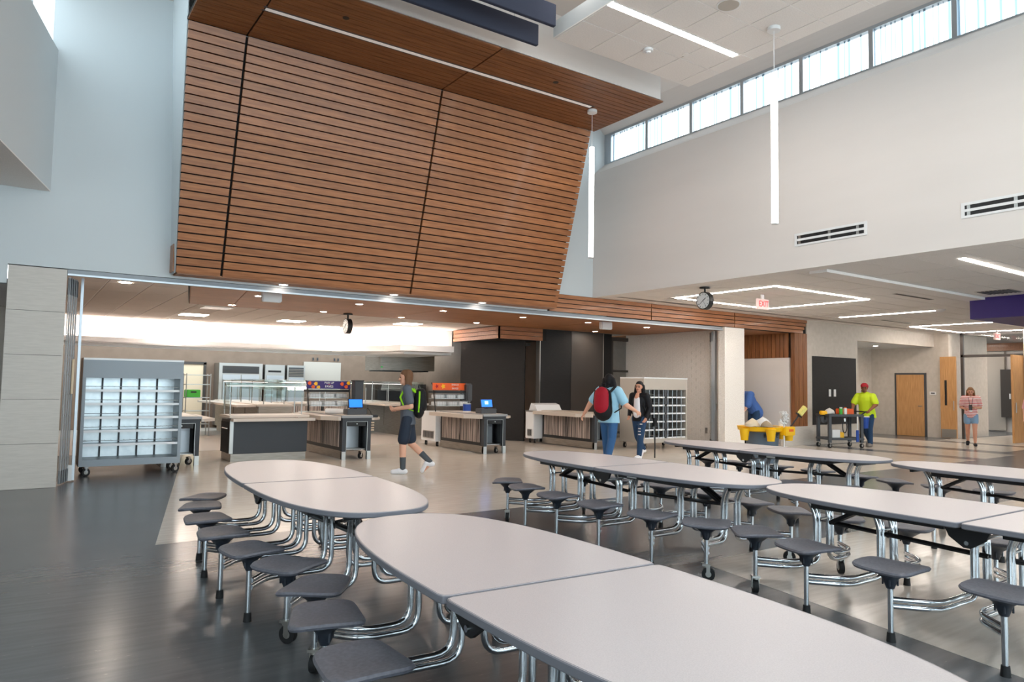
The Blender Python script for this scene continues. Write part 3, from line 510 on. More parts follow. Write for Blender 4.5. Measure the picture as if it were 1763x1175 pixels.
def seat_ring(s, dz):
    r_ = []
    for k in range(N):
        a = 2*math.pi*k/N; cx = math.copysign(abs(math.cos(a))**(.4), math.cos(a)); sy = math.copysign(abs(math.sin(a))**(.4), math.sin(a))
        u, v = cx*s, sy*s; x = u*.158*(1+.10*v); y = v*.185
        r_.append((x, y, .452+dz+.007*v*v*s-.009*max(0, u)**2-.003*u*u))
    return r_
for s, dz in ((.02, -.008), (.3, -.007), (.6, -.003), (.85, 0), (.96, -.003), (1, -.013), (.97, -.024), (.7, -.028), (.02, -.032)): rings.append(seat_ring(s, dz))
st_.rings(rings); seat_me = st_.mesh('seat'); seat_me.materials.append(MATS['seat_plastic'])
brm = MB(True); brm.rings([[(math.cos(2*math.pi*k/16)*r_*(1.25 if z > .38 else 1), math.sin(2*math.pi*k/16)*r_*(1 if z < .4 else 1.5), z) for k in range(16)] for r_, z in ((.022, .31), (.03, .33), (.045, .37), (.07, .41), (.095, .428))])
for k in range(4): a = math.pi/2*k+.4; brm.box(math.cos(a)*.04-.004, math.cos(a)*.04+.004, math.sin(a)*.04-.004, math.sin(a)*.04+.004, .33, .42)
brk_me = brm.mesh('seat_bracket'); brk_me.materials.append(MATS['seat_bracket'])
leg_me = MB(True).cyl(0, 0, .03, .34, .0165, n=12).mesh('leg'); leg_me.materials.append(MATS['chrome'])
foot_me = MB(True).cyl(0, 0, 0, .055, .026, .021, n=14).mesh('rubber_foot'); foot_me.materials.append(MATS['rubber'])
legc_me = MB(True).cyl(0, 0, .125, .34, .0165, n=12).mesh('leg'); legc_me.materials.append(MATS['chrome'])
fork_me = MB(True).box(-.03, .03, -.028, .028, .112, .127).box(-.028, .0, -.026, -.020, .04, .115).box(-.028, .0, .020, .026, .04, .115).cyl(0, 0, .1, .13, .022).mesh('fork'); fork_me.materials.append(MATS['steel'])
wheel_me = MB(True).cyly(-.015, -.017, .017, .05, .05, 20).mesh('wheel'); wheel_me.materials.append(MATS['rubber'])
hub_me = MB(True).cyly(-.015, -.019, .019, .05, .022, 14).mesh('hub'); hub_me.materials.append(MATS['steel'])
def bendpath(pts, rad, n=5):
    out = [Vector(pts[0])]
    for i in range(1, len(pts)-1):
        p, a, c = Vector(pts[i]), Vector(pts[i-1]), Vector(pts[i+1]); da = (a-p).normalized(); dc = (c-p).normalized(); r_ = min(rad, (a-p).length*.45, (c-p).length*.45)
        for k in range(n+1):
            t = k/n; q = (p+da*r_)*(1-t)**2+p*2*t*(1-t)+(p+dc*r_)*t*t; out.append(q)
    out.append(Vector(pts[-1])); return out
ST = [(.30, .70, 0), (.89, .645, 14), (1.37, .54, 36)]
arms = {}
for i, (dy, dx, an) in enumerate(ST):
    mb = MB(True)
    for z, xe in ((.205, .06), (.245, .105)):
        mb.tube(bendpath([(dx-.012, dy, z), (dx-.17, dy-.2, z), (xe, dy-.2, z), (xe, dy-.2, .57), (xe+.01, dy-.13, .69)], .1, 5), .0165, 10)
    arms[i] = mb.mesh('seat_arm'); arms[i].materials.append(MATS['chrome'])
fr_me = MB()
for s in (-1, 1):
    fr_me.box(s*.33-.012, s*.33+.012, .16, 1.05, TZ-.08, TZ-.032)
fr_me.box(-.318, .318, 1.02, 1.05, TZ-.078, TZ-.033).box(-.318, .318, .62, .66, TZ-.076, TZ-.033).box(-.03, .03, 1.05, 1.3, TZ-.07, TZ-.034).box(-.2, .2, 1.3, 1.33, TZ-.075, TZ-.033)
fr_me = fr_me.mesh('frame_rail'); fr_me.materials.append(MATS['black_metal'])
lk = MB(True)
for s in (-1, 1): lk.tube([(s*.02, .05, .46), (s*.02, 1.1, .5)], .013, 6).tube([(s*.03, 1.1, .5), (s*.03, .78, TZ-.05)], .016, 6)
lk_me = lk.mesh('link_bar'); lk_me.materials.append(MATS['black_metal'])
cb = MB(True).cylx(-.11, .11, 0, .52, .009, 8)
cb_me = cb.mesh('cross_bar'); cb_me.materials.append(MATS['chrome'])
hg = MB().prism_x([(-.13, TZ-.035), (.13, TZ-.035), (.1, TZ-.1), (.02, TZ-.155), (-.02, TZ-.155), (-.1, TZ-.1)], .39, .41)
hg_me = hg.mesh('hinge_plate'); hg_me.materials.append(MATS['black_metal'])
hb_me = MB(True).cylx(-.42, .42, 0, TZ-.125, .013, 10).mesh('hinge_bolt'); hb_me.materials.append(MATS['chrome'])
lab_me = MB().box(.342, .345, .28, .4, TZ-.072, TZ-.045).mesh('sticker'); lab_me.materials.append(MATS['white'])
def cafeteria_table(x, y, label, rz=0):
    t = thing('cafeteria_table', label, 'table', (x, y, 0), rz, 'folding stool tables')
    for h in (0, math.pi):
        a = link('tabletop', top_me, None, t, rz=h); link('edge_band', edge_me, None, a)
        f = link('frame_rail', fr_me, None, t, rz=h); link('link_bar', lk_me, None, f); [link('cross_bar', cb_me, None, t, loc=(0, yy*math.cos(h), 0)) for yy in (.69, 1.17, .10)]; link('sticker', lab_me, None, f)
    hp = link('hinge_plate', hg_me, None, t); link('hinge_bolt', hb_me, None, hp); link('hinge_plate', hg_me, None, t, rz=math.pi)
    for sx_ in (1, -1):
        for sy in (1, -1):
            for i, (dy, dx, an) in enumerate(ST):
                ar = link('seat_arm', arms[i], None, t); ar.scale = (sx_, sy, 1)
                base = 0 if sx_ > 0 else 180; s = link('seat', seat_me, None, t, loc=(sx_*dx, sy*dy, 0), rz=R(base+an*sx_*sy)); link('seat_bracket', brk_me, None, s)
                if i == 2:
                    lg = link('leg', legc_me, None, t, loc=(sx_*dx, sy*dy, 0), rz=R(base+sy*50)); link('caster_fork', fork_me, None, lg); link('caster_wheel', wheel_me, None, lg); link('wheel_hub', hub_me, None, lg)
                else:
                    lg = link('leg', leg_me, None, t, loc=(sx_*dx, sy*dy, 0)); link('rubber_foot', foot_me, None, lg)
    return t
cafeteria_table(1.80, 2.265, 'grey stool table closest to the viewer, cut by the picture bottom', R(-2.4))
cafeteria_table(1.925, 5.52, 'grey stool table standing before the serving counters', R(-2.2))
cafeteria_table(5.0, 5.18, 'grey stool table below the two walking students')
cafeteria_table(5.04, 2.02, 'grey stool table cut by the picture edge, stools on light floor')
cafeteria_table(7.875, 5.79, 'grey stool table in front of the yellow cleaning caddy')
cafeteria_table(7.87, 2.55, 'grey stool table half out of the picture below the far corridor')
# ------------------------------------------------------------------ folding grilles
def grille(lab, x0, y0, dx, dy, n, zt=2.89):
    t = thing('folding_grille', lab, 'folding grille', (x0, y0, 0))
    for k in range(n):
        x, y = dx*k/n, dy*k/n+(.0 if k % 2 else .06)
        MB(True).cyl(x, y, .02, zt, .007, n=6).build('rod', 'alu', t)
        bx(x-.012, x+.012, y-.004, y+.004, zt-.25, zt-.02).build('top_plate', 'dark_panel', t); bx(x-.012, x+.012, y-.004, y+.004, .02, .2).build('bottom_plate', 'dark_grey', t)
    for z in (.35, .62, .95, 1.25, 1.52, 1.8, 2.1, 2.4): MB(True).tube([(dx*k/n, dy*k/n+(.0 if k % 2 else .06), z) for k in range(n)], .005, 5).build('tie_rod', 'steel', t)
    return t
g = grille('folded aluminium grille stacked beside the tiled pier', .55, 11.72, .14, .42, 9)
bx(.17, .205, .42, .5, .02, 2.93).build('lead_post', 'alu', g); bx(.09, .17, .36, .44, .02, .24).build('post_foot', 'white', g); rbox(.1, .13, .3, .34, 1.25, 1.75, .004).build('lock_plate', 'cream', g)
g = grille('folded grille stacked beside the white column', 14.22, 11.9, .3, .35, 6)
bx(.02, .1, .0, .1, .02, 2.9).build('lead_post', 'alu', g); rbox(.04, .08, -.03, .0, .95, 1.1, .004).build('latch', 'steel', g)
struct('trim_4', MB().box(14.72, 14.93, YB+.3, YB+.42, 0, 2.97), 'white', 'white jamb beside the folded grille', 'jamb')

# ------------------------------------------------------------------ merchandiser shelf units
def caster(p, x, y, r=.06, rz=0):
    c = MB(True).cyly(0, -.02, .02, r, r, 18).build('caster_wheel', 'rubber', p); c.location = (x, y, 0); c.rotation_euler = (0, 0, rz)
    MB(True).cyly(0, -.022, .022, r, r*.5, 14).build('hub', 'steel', c); MB().box(-.03, .03, -.03, .03, r*2, r*2+.02).box(-.015, .015, -.03, -.024, r, r*2).box(-.015, .015, .024, .03, r, r*2).build('fork', 'chrome', c)
def shelf_unit(lab, x, y, wd, ht, dp, cm, back, cols, rows, z_open, rz=0, wire=False):
    t = thing('shelf_unit', lab, 'shelf unit', (x, y, 0), rz, 'mobile display shelf units'); zb = .15; s = .045
    bx(0, s, 0, dp, zb, ht-.03).build('side_panel', cm, t); bx(wd-s, wd, 0, dp, zb, ht-.03).build('side_panel', cm, t); bx(s, wd-s, 0, dp, zb, zb+.1).build('base', cm, t); bx(0, wd, -.01, dp, ht-.03, ht).build('top', 'white_gloss', t)
    bx(s, wd-s, 0, dp, z_open, ht-.03).build('header', cm, t); bx(s, wd-s, dp-.03, dp-.02, zb+.1, z_open).build('back_panel', back, t, 'reflective back panel')
    H = z_open-zb-.1
    for r_ in range(rows):
        z = zb+.1+H*(r_+1)/(rows+1) if not wire else zb+.1+H*(r_+.0)/rows
        sh_ = bx(s, wd-s, .04, dp-.05, z, z+.012).build('shelf', 'alu', t); bx(s, wd-s, .02, .04, z-.006, z+.03).build('price_rail', 'white_gloss', sh_); MB().cylx(s, wd-s, .05, z+.075, .004, 6).build('guard_wire', 'chrome', sh_)
        for k in range(cols*3): MB().tube([(s+(wd-2*s)*(k+.5)/(cols*3), .05, z+.07), (s+(wd-2*s)*(k+.5)/(cols*3), .3, z+.07)], .003, 4).build('divider_wire', 'steel', sh_)
    for c in range(1, cols): xx = s+(wd-2*s)*c/cols; bx(xx-.012, xx+.012, dp-.06, dp-.03, zb+.1, z_open).build('upright', 'dark_grey', t)
    if wire:
        for k in range(1, 9): MB().cyl(s+(wd-2*s)*k/9, .015, zb+.1, z_open, .008, n=6).build('bar', 'alu', t)
        bx(wd*.48, wd*.53, .02, .06, zb+.1, z_open).build('centre_post', 'dark_grey', t)
    for xx in (.1, wd-.06):
        for yy in (.06, dp-.08): caster(t, xx, yy, .062, .4)
    return t
shelf_unit('blue grey shelf unit with reflective white back beside the tiled pier', .83, 12.62, 1.4, 1.79, .55, 'cab_grey', 'reflective_back', 5, 5, 1.49)
shelf_unit('beige shelf unit with wire grid front beside the white brick wall', 12.29, 12.38, 1.5, 1.715, .82, 'cab_beige', 'steel', 4, 6, 1.42, wire=True)

# ------------------------------------------------------------------ counters
def pos_counter(lab, x0, x1, y0, y1, drawer=True, shelf_r=True):
    t = thing('checkout_counter', lab, 'counter', (x0, y0, 0), group='mobile checkout counters'); wd, L, h = x1-x0, y1-y0, .80
    MB().box(0, .02, .1, L, .16, h).box(0, wd, L-.02, L, .16, h).box(wd-.02, wd, .1, L, .16, h).box(.02, wd-.02, .45, .47, .16, h).build('carcass', 'black_metal', t)
    MB().box(-.005, .075, -.005, .1, .16, h).box(wd-.07, wd+.005, -.005, .1, .16, h).box(.075, wd-.07, -.005, .1, h-.07, h).build('end_frame', 'dark_panel', t)
    MB().box(.072, .078, -.012, -.004, .16, h-.07).box(wd-.076, wd-.07, -.012, -.004, .16, h-.07).box(.072, wd-.07, -.012, -.004, h-.076, h-.07).build('frame_trim', 'steel', t)
    n = 2; a = .14; b_ = L-.06; w_ = (b_-a)/n
    for k in range(n): bx(-.014, 0, a+k*w_+.025, a+(k+1)*w_-.025, .24, h-.06).build('striped_panel', 'strip_panel', t, 'panel of brown and grey vertical strips')
    bx(-.008, .0, 0, L, .02, .17).build('base_plate', 'steel_brushed', t, 'brushed steel base'); bx(-.008, .07, -.008, .06, 0, .16).build('foot', 'steel', t); bx(wd-.065, wd+.008, -.008, .06, 0, .16).build('foot', 'steel', t)
    bx(-.03, wd+.03, -.03, L+.02, h, h+.045).build('worktop', 'stone_grey' if drawer else 'stone', t); bx(.02, wd-.02, .06, L, h+.045, h+.05).build('worktop_inlay', 'stone', t)
    ts = MB().prism([(-.32, .32), (-.08, .02), (-.03, .02), (-.03, L), (-.32, L)], h-.05, h+.03).build('tray_slide', 'stone', t, 'pale stone tray slide'); ts.location = (0, 0, .0)
    if shelf_r: MB().prism([(wd+.03, .02), (wd+.08, .02), (wd+.3, .25), (wd+.3, L), (wd+.03, L)], h-.05, h+.0).build('side_shelf', 'stone', t)
    if drawer:
        d_ = bx(.1, wd-.1, 0, .4, h-.16, h-.075).build('cash_drawer', 'black', t); MB(True).cyly(wd/2, -.012, 0, h-.115, .012, 10).build('lock', 'steel', d_)
    bx(.08, wd-.08, .4, .44, .2, h-.16).build('inner_back', 'alu', t); bx(.08, wd-.08, .05, .44, .19, .2).build('inner_floor', 'steel', t)
    MB(True).tube([(.12, .38, .62), (.14, .34, .5), (.11, .33, .38), (.15, .34, .28), (.12, .36, .21)], .006, 6).build('cable', 'black', t)
    caster(t, wd-.13, .16, .06, .5)
    return t
pos_counter('checkout counter with striped panels beside the walking student', 5.17, 5.74, 13.2, 15.25)
pos_counter('checkout counter with striped panels below the snack display', 8.26, 8.81, 13.06, 14.95)
pos_counter('striped counter at the end of the row behind the red backpack', 11.2, 11.8, 12.88, 14.9, drawer=False, shelf_r=False)
pos_counter('checkout counter half hidden behind the blue grey shelf unit', 2.1, 2.68, 13.5, 15.4)
t = thing('serving_counter', 'plain dark fronted serving counter with glass guard', 'counter', (3.25, 13.75, 0))
rbox(.02, 1.42, .02, .75, .14, .76, .004).build('carcass', 'black_metal', t); bx(.06, 1.42, 0, .02, .15, .72).build('front_panel', 'dark_panel', t); bx(0, .02, .06, .7, .15, .72).build('side_door', 'black_panel', t)
MB().box(-.004, .06, .0, .02, .15, .76).build('corner_post', 'steel', t); MB().box(.03, 1.41, .03, .74, 0, .14).build('plinth', 'steel_brushed', t)
bx(-.02, 1.45, -.02, .78, .8, .84).build('worktop', 'stone', t); bx(-.0, 1.5, -.22, -.02, .74, .79).build('tray_slide', 'stone', t); MB().tube([(-.01, .15, .6), (-.03, .15, .6), (-.03, .5, .6), (-.01, .5, .6)], .008, 6).build('handle', 'steel', t)
def guard(name, lab, x, y, L, rz=0, z=.84, dp=.5, hh=.6):
    t = thing(name, lab, 'sneeze guard', (x, y, z), rz, 'glass sneeze guards')
    n = max(2, int(L/1.1)+1)
    for k in range(n):
        xx = .03+(L-.06)*k/(n-1)
        MB(True).cyl(xx, .05, 0, hh*.7, .012, n=8).build('post', 'steel', t); MB(True).cyl(xx, dp, 0, hh, .012, n=8).build('post', 'steel', t)
    MB().hexa([(0, .0, hh*.55), (L, .0, hh*.55), (L, .008, hh*.55), (0, .008, hh*.55), (0, .22, hh), (L, .22, hh), (L, .228, hh), (0, .228, hh)]).build('front_glass', 'guard_glass', t)
    bx(0, L, .22, dp, hh, hh+.01).build('top_glass', 'guard_glass', t); bx(.0, .008, .02, dp, .1, hh).build('end_glass', 'guard_glass', t)
    MB().box(.02, L-.02, dp-.1, dp-.02, hh-.06, hh-.02).build('lamp_bar', 'steel', t); bx(.05, L-.05, dp-.09, dp-.03, hh-.065, hh-.06).build('lamp_strip', 'led_soft', t)
    MB(True).cylx(0, L, .225, hh+.005, .006, 6).build('edge_rod', 'chrome', t)
guard('sneeze_guard', 'glass guard on the plain dark serving counter', 3.28, 14.0, 1.4)
def steel_counter(lab, x0, x1, y0, y1, strip=False):
    t = thing('kitchen_counter', lab, 'counter', (x0, y0, 0), group='steel kitchen counters'); wd, L = x1-x0, y1-y0
    bx(0, wd, 0, L, .18, .86).build('body', 'steel_brushed', t); bx(.05, wd-.02, .05, L-.02, 0, .18).build('plinth', 'steel_brushed', t); bx(-.04, wd+.04, -.04, L+.02, .86, .91).build('worktop', 'stone', t)
    if strip:
        n = max(1, int(wd/.8))
        for k in range(n): bx(wd*k/n+.04, wd*(k+1)/n-.04, -.012, 0, .2, .8).build('striped_panel', 'strip_panel', t); bx(wd*k/n-.03, wd*k/n+.03, -.02, 0, .0, .86).build('post', 'black', t)
    else:
        bx(-.5, -.04, .1, L, .84, .89).build('tray_slide', 'stone', t)
        for k in range(int(L/1.2)): bx(-.012, 0, k*1.2+.05, k*1.2+1.15, .24, .8).build('door_panel', 'steel_brushed', t); 
    return t
steel_counter('long steel counter with tray slide beyond the plain dark counter', 4.9, 5.7, 18.0, 22.6)
steel_counter('steel counter behind the walking student', 9.0, 9.75, 18.5, 22.3)
steel_counter('striped back counter across the kitchen', 5.95, 8.3, 19.8, 20.5, True)
guard('sneeze_guard', 'glass guard along the long steel counter', 5.6, 18.1, 4.4, R(90), .91, .55)
guard('sneeze_guard', 'glass guard along the steel counter behind the student', 9.7, 18.6, 3.6, R(90), .91, .55)
guard('sneeze_guard', 'glass guard on the striped back counter', 6.0, 19.85, 2.5, 0, .91, .5)
# back wall equipment
t = thing('reach_in_refrigerator', 'wide steel refrigerator with two doors and dark louvre', 'refrigerator', (5.12, 23.3, 0))
bx(0, 1.3, 0, .68, .1, 2.02).build('body', 'steel', t)
for k in range(2): d_ = bx(.1+k*.56, .63+k*.56, -.03, 0, .15, 1.66).build('door', 'alu', t); bx(.55-k*.0+k*.08, .57+k*.08, -.06, -.03, .9, 1.3).build('handle', 'steel', d_)
lv = bx(.1, 1.19, -.02, 0, 1.7, 1.93).build('louvre', 'brown_panel', t)
for k in range(5): bx(.1, 1.19, -.03, -.02, 1.72+k*.04, 1.735+k*.04).build('slat', 'dark_grey', lv)
t = thing('upright_refrigerator', 'tall steel refrigerator with single door and display', 'refrigerator', (6.5, 23.3, 0)); bx(0, .62, 0, .68, .1, 2.0).build('body', 'steel', t); d_ = bx(.04, .58, -.03, 0, .15, 1.66).build('door', 'alu', t); bx(.5, .52, -.06, -.03, .9, 1.3).build('handle', 'steel', d_); bx(.1, .5, -.02, 0, 1.76, 1.82).build('display', 'black', t)
t = thing('upright_refrigerator', 'narrow steel refrigerator with slatted grille at the top', 'refrigerator', (7.2, 23.3, 0)); bx(0, .58, 0, .68, .1, 2.0).build('body', 'steel', t); bx(.05, .53, -.03, 0, .15, 1.6).build('door', 'alu', t)
lv = bx(.05, .53, -.02, 0, 1.63, 1.93).build('louvre', 'dark_grey', t)
for k in range(5): bx(.05, .53, -.035, -.02, 1.66+k*.05, 1.68+k*.05).build('slat', 'steel_brushed', lv)
d = struct('door_7', MB().box(4.1, 4.18, 23.95, 24, 0, 2.02).box(4.8, 4.88, 23.95, 24, 0, 2.02).box(4.1, 4.88, 23.95, 24, 1.96, 2.04), 'brown_panel', 'doorway in the kitchen back wall', 'door')
bx(4.18, 4.8, 23.98, 23.995, 0, 1.96).build('lit_view', 'cream', d)
t = thing('wall_board', 'plain pale board on the kitchen back wall', 'board', (7.95, 23.95, 1.2)); bx(0, 1.3, 0, .03, 0, .95).build('panel', 'cab_beige', t)
for k, x in enumerate((8.25, 8.4, 9.0, 9.13)):
    t = thing('wall_outlet', ('first', 'second', 'third', 'fourth')[k]+' small dark outlet above the plain pale board', 'outlet', (x, 23.97, 2.2), group='outlets above the pale board'); bx(0, .05, 0, .02, 0, .1).build('plate', 'dark_grey', t); bx(.015, .035, -.004, 0, .03, .07).build('socket', 'black', t)
t = thing('exhaust_hood', 'large steel exhaust hood behind the student', 'hood', (9.4, 20.6, 1.88)); MB().hexa([(0, .4, 0), (1.75, .1, 0), (1.75, 1.6, 0), (0, 1.6, 0), (0, .4, .5), (1.75, .1, .5), (1.75, 1.6, .5), (0, 1.6, .5)]).build('canopy', 'steel_brushed', t); bx(.1, 1.7, .42, 1.5, -.03, 0).build('lip', 'dark_grey', t); bx(.02, .06, .36, .4, .08, .12).build('indicator', 'strip_green', t)
t = thing('oven_range', 'dark oven below the exhaust hood', 'oven', (9.9, 22.5, 0)); bx(0, 1.9, 0, .8, 0, 1.45).build('body', 'brown_panel', t); bx(.1, 1.0, -.02, 0, .9, 1.35).build('door', 'dark_grey', t); MB(True).cylx(.2, .9, -.05, 1.3, .012, 8).build('handle', 'steel', t)
struct('wall_kitchen_side', bx(11.9, 12, 15.7, 24, 0, 3), 'kitchen_wall', 'side wall of the kitchen behind the hood', 'wall')
# wire rack with green crate behind the shelf unit
t = thing('wire_rack', 'wire rack with trays just past the blue grey shelf unit', 'rack', (3.7, 20.5, 0))
for x in (0, .6):
    for y in (0, .4): MB(True).cyl(x, y, 0, 1.65, .012, n=6).build('post', 'steel', t)
for z in (.3, .65, 1.0, 1.35, 1.6): bx(0, .6, 0, .4, z, z+.02).build('shelf', 'steel', t)
t = thing('plastic_crate', 'bright green crate on the wire rack', 'crate', (3.72, 20.52, 1.02)); rbox(0, .34, 0, .35, 0, .2, .01).build('body', 'green', t); MB().box(.1, .24, -.004, 0, .12, .16).build('grip', 'black', t)

# ------------------------------------------------------------------ checkout terminals and displays
def terminal(lab, x, y, mark=False):
    z = .85; t = thing('checkout_terminal', lab, 'checkout terminal', (x, y, z), group='touchscreen terminals')
    rbox(-.2, .2, 0, .24, 0, .11, .01).build('base', 'dark_grey', t); MB().box(-.03, .03, .1, .14, .1, .2).build('stem', 'black', t)
    s_ = MB().hexa([(-.15, .08, .13), (.15, .08, .13), (.15, .11, .13), (-.15, .11, .13), (-.15, .12, .31), (.15, .12, .31), (.15, .15, .31), (-.15, .15, .31)]).build('monitor', 'black', t)
    MB().hexa([(-.135, .078, .145), (.135, .078, .145), (.135, .082, .145), (-.135, .082, .145), (-.135, .114, .297), (.135, .114, .297), (.135, .118, .297), (-.135, .118, .297)]).build('screen', 'screen', s_, 'lit blue screen')
    if mark: MB().hexa([(-.05, .09, .2), (.04, .09, .2), (.04, .094, .2), (-.05, .094, .2), (-.05, .105, .27), (.04, .105, .27), (.04, .109, .27), (-.05, .109, .27)]).build('window_mark', 'screen_mark', s_)
    MB(True).tube([(.2, .15, .05), (.3, .2, .12), (.36, .22, .06), (.4, .25, .0)], .006, 6).build('cable', 'black', t)
terminal('blue screen checkout terminal beside the paper roll', 5.52, 13.35); terminal('blue screen checkout terminal beside the snack display', 8.5, 13.25, True)
t = thing('paper_roll', 'loose white paper roll on the checkout counter', 'roll', (5.25, 13.75, .85)); MB(True).tube([(-.12, .25, .055), (0, .1, .055), (.14, -.08, .055)], [.05, .055, .05], 14).build('paper', 'white', t); MB(True).tube([(-.13, .262, .055), (-.118, .248, .055)], .02, 10).build('core', 'cab_beige', t)
t = thing('card_reader', 'small black card reader at the counter edge', 'card reader', (5.86, 13.3, .8)); rbox(-.06, .06, -.04, .05, 0, .05, .008).build('body', 'black', t); bx(-.03, .03, -.02, .03, .05, .053).build('keypad', 'dark_grey', t)
t = thing('plastic_jar', 'clear jar with blue wrap on the snack counter', 'jar', (8.42, 14.05, .85)); MB(True).cyl(0, 0, 0, .18, .09, n=18).build('body', 'blue', t); MB(True).cyl(0, 0, .18, .2, .092, n=18).build('lid', 'alu', t); MB(True).cyl(0, 0, 0, .03, .092, n=18).build('base_ring', 'white', t)
t = thing('price_tag_stack', 'white wire price rack hanging on the side shelf', 'rack', (6.0, 13.9, .5))
for k in range(4): bx(0, .12, 0, .012, k*.05, k*.05+.022).build('card', 'cream', t)
t = thing('tall_speaker_post', 'narrow dark tower behind the checkout terminal', 'tower', (6.25, 15.15, 0)); rbox(-.1, .1, -.1, .1, .0, 1.5, .012).build('body', 'dark_panel', t); bx(-.11, .11, -.11, .11, 1.5, 1.53).build('cap', 'black', t)
def cooler(lab, x, y, sign=None, D=.72):
    t = thing('display_cooler', lab, 'cooler', (x, y, 0), group='snack display coolers'); W = 1.0
    rbox(0, W, 0, D, .12, .82, .01).build('body', 'white_gloss', t)
    gr = bx(-.008, 0, .08, D-.1, .18, .36).build('grille', 'steel', t)
    for k in range(int((D-.12)/.06)-1): bx(-.012, -.008, .1+k*.06, .13+k*.06, .2, .34).build('slot', 'dark_grey', gr)
    for xx, yy in ((.1, .08), (W-.1, .08), (.1, D-.08), (W-.1, D-.08)): caster(t, xx, yy, .055, .8)
    if sign is None:
        MB().prism_x([(-.02, .82), (.1, .98), (D-.1, 1.02), (D, .82)], .1, W-.1).build('lid', 'white_gloss', t); bx(-.01, W, -.02, D, .8, .83).build('rim', 'steel', t); return
    for xx in (.02, W-.02): MB(True).tube([(xx, .05, .82), (xx, .12, 1.1), (xx, .2, 1.42), (xx, .28, 1.5)], .014, 6).build('stanchion', 'black', t)
    for z, y1 in ((.95, .04), (1.12, .12)):
        bk_ = bx(.04, W-.04, y1, .45, z, z+.012).build('basket_shelf', 'steel', t)
        for k in range(14): MB().cyl(.05+(W-.1)*k/13, y1, z, z+.12, .003, n=4).build('wire', 'steel', bk_)
        for zz in (.04, .08, .12): MB().cylx(.05, W-.05, y1, z+zz, .003, 4).build('wire', 'steel', bk_)
        for k in range(3): rbox(.08+k*.3, .32+k*.3, y1+.04, .4, z+.012, z+.1, .01).build('tray', 'white', bk_)
    bx(.03, W-.03, .1, .45, 1.26, 1.31).build('lamp_bar', 'black', t)
    sg = bx(0, W, .16, .2, 1.33, 1.5).build('sign_board', 'purple' if sign == 'pair' else 'orange', t, 'printed sign board')
    if sign == 'pair':
        text('lettering', 'PAIR UP', .062, 'white', sg, (.5, .156, 1.46), (R(90), 0, 0)); text('lettering', 'FAVES', .07, 'white', sg, (.5, .156, 1.38), (R(90), 0, 0)); text('lettering', 'YOUR', .02, 'orange', sg, (.5, .156, 1.423), (R(90), 0, 0))
        for k, (xx, zz, c) in enumerate(((.06, 1.45, 'orange'), (.14, 1.37, 'orange'), (.2, 1.44, 'yellow'), (.26, 1.36, 'yellow'), (.8, 1.44, 'orange'), (.9, 1.38, 'orange'), (.95, 1.46, 'yellow'))):
            MB().prism_y([(xx+math.cos(a*1.047)*(.05 if a % 2 else .035), min(1.497, max(1.333, zz+math.sin(a*1.047)*.045))) for a in range(6)], .153, .16).build('printed_motif', c, sg)
    else:
        text('lettering', 'SNACK', .062, 'white', sg, (.6, .156, 1.46), (R(90), 0, 0)); text('lettering', 'FAVES!', .062, 'white', sg, (.6, .156, 1.37), (R(90), 0, 0)); text('lettering', 'YOUR', .03, 'red', sg, (.6, .156, 1.417), (R(90), 0, 0))
        for xx, zz, r_, c in ((.1, 1.42, .05, 'red'), (.27, 1.42, .07, 'yellow')): MB().prism_y([(xx+math.cos(a*.628)*(r_ if a % 2 else r_*.5), zz+math.sin(a*.628)*(r_ if a % 2 else r_*.5)) for a in range(10)], .153, .16).build('printed_motif', c, sg)
        rbox(W-.14, W+.02, .02, .3, 1.05, 1.5, .03, 3).build('side_cowl', 'dark_grey', t, 'rounded grey side cowl')
cooler('display cooler with the purple PAIR UP FAVES sign', 5.25, 15.4, 'pair'); cooler('display cooler with the orange SNACK FAVES sign', 8.2, 15.1, 'snack'); cooler('white chest cooler with sloping lid beside the black wall', 10.95, 14.95, D=.36)

# ------------------------------------------------------------------ cleaning bin with yellow caddy
BX, BY = 10.66, 7.88
t = thing('trash_bin', 'grey round trash bin inside the yellow caddy', 'bin', (BX, BY, 0))
MB(True).cyl(0, 0, .1, .8, .23, .285, 28).build('barrel', 'bin_grey', t); MB(True).cyl(0, 0, .79, .83, .3, n=28).build('rim', 'bin_grey', t); MB().box(.26, .34, -.08, .08, .6, .7).build('handle', 'bin_grey', t); MB(True).cyl(0, 0, 0, .1, .22, n=20).build('dolly', 'black', t)
text('lettering', 'BRUTE', .09, 'black', t, (-.12, -.262, .69), (R(86), 0, R(-26)))
c = thing('cleaning_caddy', 'bright yellow rim caddy hooked on the trash bin', 'caddy', (BX, BY, .75))
rm = MB(True); pr = [(.30, .0), (.40, .02), (.42, .09), (.30, .09)]; rings = [[(math.cos(R(a))*r_, math.sin(R(a))*r_, z) for r_, z in pr] for a in range(150, 520, 10)]
rm.rings(rings); rm.build('rim_tray', 'yellow', c)
for a in (175, 235, 300, 350): 
    x, y = math.cos(R(a))*.43, math.sin(R(a))*.43; MB(True).cyl(x, y, -.14, .06, .06, .085, 16).build('cup', 'yellow', c)
rbox(-.02, .26, -.47, -.36, -.05, .1, .012).build('front_pocket', 'yellow', c); MB().box(.08, .2, -.475, -.47, .02, .06).build('sticker', 'orange', c)
t = thing('duster', 'fluffy grey duster standing in the yellow caddy', 'duster', (BX-.0, BY-.43, .14)); MB(True).cyl(0, 0, .35, .85, .012, n=8).build('stick', 'white', t)
hd_ = MB(True)
for k in range(60): a = random.random()*6.3; r_ = .02+random.random()*.045; z = .76+random.random()*.2; hd_.ball((math.cos(a)*r_, math.sin(a)*r_, z), .018, 6, 4)
o = hd_.build('fluff', 'rag', t); o['kind'] = 'stuff'
